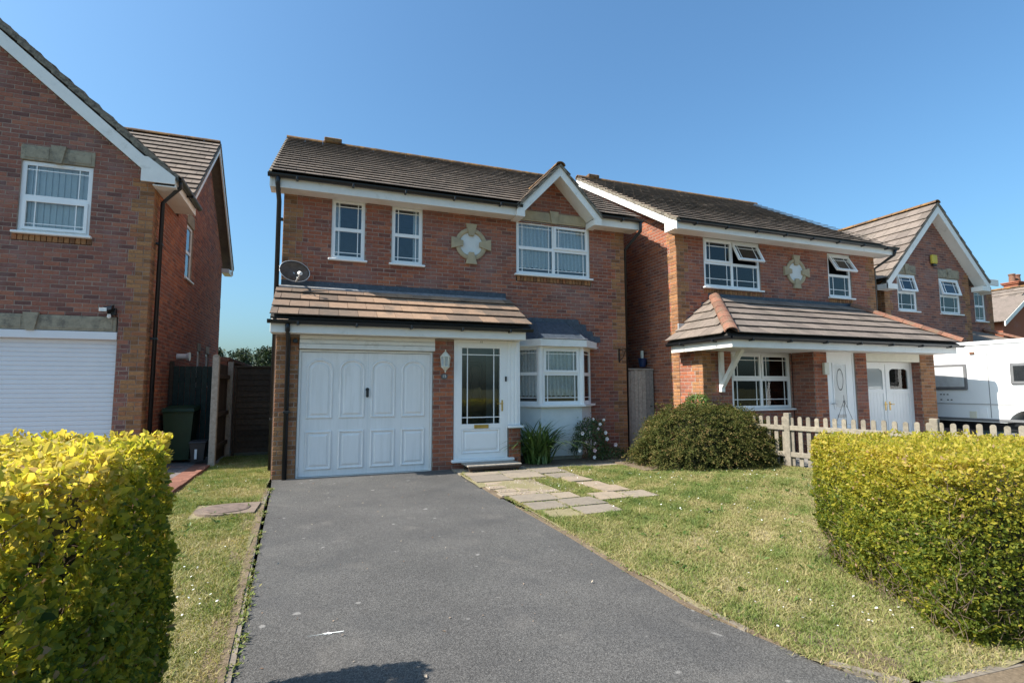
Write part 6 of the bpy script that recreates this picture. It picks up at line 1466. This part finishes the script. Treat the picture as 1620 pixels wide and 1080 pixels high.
# caravan
cv = thing('caravan', 'white touring caravan parked behind the right house', 'caravan', (16, 7, 0))
pr = [(9.4, .62), (9.55, .9), (9.6, 1.7), (9.45, 2.3), (9.2, 2.46), (8.9, 2.5), (4.6, 2.5), (4.2, 2.42), (3.7, 1.9), (3.5, 1.2), (3.55, .7), (3.7, .62), (6.55, .62)]
arch = [(7.0 + .42 * math.cos(a), .5 + .42 * math.sin(a)) for a in np.linspace(math.pi * .91, math.pi * .09, 12)]
pr = pr + [(6.58, .62)] + arch[1:-1] + [(7.42, .62)]
MB().prism(pr, 14.95, 17.15, 0).build('body', M['white_gl'], cv)
M['grey'] = plain('grey_plastic', (0.16, 0.16, 0.165), .45); M['tint'] = plain('tinted_window', (0.02, 0.022, 0.025), .08, spec=.8); M['pale'] = plain('drawn_blind', (0.5, 0.51, 0.52), .6)
TC = frameT(14.95, 0, 0, R(-90))
for (y0, y1, z0, z1, mt) in ((8.14, 9.1, 1.36, 1.98, 'pale'), (6.3, 7.28, 1.48, 1.96, 'tint')):
    w_ = MB(TC).bbox(-y1, -y0, 0.0, .03, z0, z1, .02).build('window', M['grey'], cv); MB(TC).bbox(-y1 + .06, -y0 - .06, .02, .036, z0 + .07, z1 - .06, .01).build('pane', M[mt], w_)
MB(TC).bbox(-9.3, -4.2, 0, .012, 2.40, 2.43, .003).build('awning_rail', M['galv'], cv); MB(TC).bbox(-8.15, -8.0, 0, .014, .66, .86, .006).build('service_hatch', M['cream'], cv); MB(TC).bbox(-7.95, -7.78, 0, .014, .7, .95, .006).build('service_hatch', M['white_gl'], cv)
for i, (y, z) in enumerate(((8.75, 1.25), (8.68, 1.25), (8.6, 1.25), (8.75, 1.12), (8.6, 1.12), (8.52, 1.12))): MB(TC).bbox(-y - .02, -y + .02, 0, .004, z - .012, z + .012, .001).build('decal', M['black'], cv)
MB(TC).bbox(-9.5, -3.7, 0, .008, 1.02, 1.04, .002).build('trim', M['galv'], cv); MB(TC).bbox(-9.5, -3.7, 0, .02, .64, .7, .006).build('skirt_rail', M['grey'], cv)
MB(TC).bbox(-7.72, -7.705, 0, .004, .72, 2.36, .001).build('panel_seam', M['grey'], cv); MB(TC).bbox(-8.05, -7.95, 0, .03, 2.2, 2.26, .008).build('marker_light', M['hip'], cv)
MB().bbox(15.1, 17.0, 3.8, 9.2, .42, .6, .01).build('chassis', M['black'], cv)
wh = MB().lathe([(.2, -.09), (.31, -.08), (.32, 0), (.31, .08), (.2, .09)], 28, (0, 0, 0), lambda p: (15.1 + p[2], 7.0 + p[0], .32 + p[1])).build('wheel', M['black'], cv); MB().lathe([(.19, -.02), (.18, .02), (.05, .03)], 20, (0, 0, 0), lambda p: (15.0 - p[2], 7.0 + p[0], .32 + p[1])).build('rim', M['galv'], wh)
MB().tube([(15.0, 8.05, .6), (15.0, 8.05, .05)], .03, 6).build('steady_leg', M['black'], cv)
cv.location = (15.36, 6.72, 0); cv.scale = (0.96, 0.96, 0.985)
# weeds along the kerb and debris
m = []; 
P = []; 
for (x0, y0, x1, y1) in along(ke, 0.1):
    if rng.random() < .62: P += [(x0 - .01 + rng.normal(0, .02), y0 + rng.normal(0, .04), .01) for _ in range(int(rng.integers(4, 16)))]
for (a, b, c, d) in SL:
    for _ in range(9):
        P.append((rng.uniform(a, b), d + .01, .02)); P.append((b + .01, rng.uniform(c, d), .02))
for _ in range(160): y = rng.uniform(2.6, 8.2); P.append((2.33 + .02 * math.sin(y * 3) + rng.normal(0, .02), y, .005))
P = np.array(P); P = P[P[:, 0] < 5]; N = np.tile([0, 0, 1.0], (len(P), 1)); P = np.repeat(P, 5, 0) + rng.normal(0, .012, (len(P) * 5, 3)) * [1, 1, .3]; N = np.repeat(N, 5, 0)
V, F, kk = leaf_arrays(P, N, rng.uniform(.015, .04, len(P)), .35, .7, .5)
tag(np_mesh('weeds', V, F, np.repeat(rng.uniform(.3, .95, len(P)), kk), M['grass']), 'small green weeds along the drive edges and slab joints', 'weeds', kind='stuff')
W_P, W_N = [], []
for _ in range(240):
    x, y = rng.uniform(2.5, 7.6), rng.uniform(2.0, 7.6)
    if rng.random() < .25: x, y = rng.uniform(-1.6, -.7), rng.uniform(3, 9)
    if 2.2 < x < 4.3 and 5.1 < y < 8.5: continue
    for k in range(7):
        W_P.append((x + rng.normal(0, .012), y + rng.normal(0, .012), .03)); th = rng.uniform(0, 6.28); W_N.append((.5 * math.cos(th), .5 * math.sin(th), 1))
W_P, W_N = np.array(W_P), np.array(W_N); V, F, kk = leaf_arrays(W_P, W_N, rng.uniform(.03, .07, len(W_P)), .38, .1, .25, True)
tag(np_mesh('broadleaf_weeds', V, F, np.repeat(rng.uniform(.1, .8, len(W_P)), kk), M['fresh']), 'flat broad-leaved weeds dotted through the lawns', 'weeds', kind='stuff')
n = 130; P = np.stack([rng.uniform(-.4, 2.3, n), rng.uniform(2.2, 8.8, n), np.full(n, .006)], 1); V, F, kk = leaf_arrays(P, np.tile([0, 0, 1.0], (n, 1)), rng.uniform(.008, .03, n), .6, 0, .3)
M['litter'] = tinted('leaf_litter', [(0, (0.2, 0.1, 0.05)), (1, (0.42, 0.36, 0.28))], .9, 30, .2, 0)
tag(np_mesh('leaf_litter', V, F, np.repeat(rng.random(n), kk), M['litter']), 'dry leaf scraps scattered over the asphalt drive', 'litter', kind='stuff')
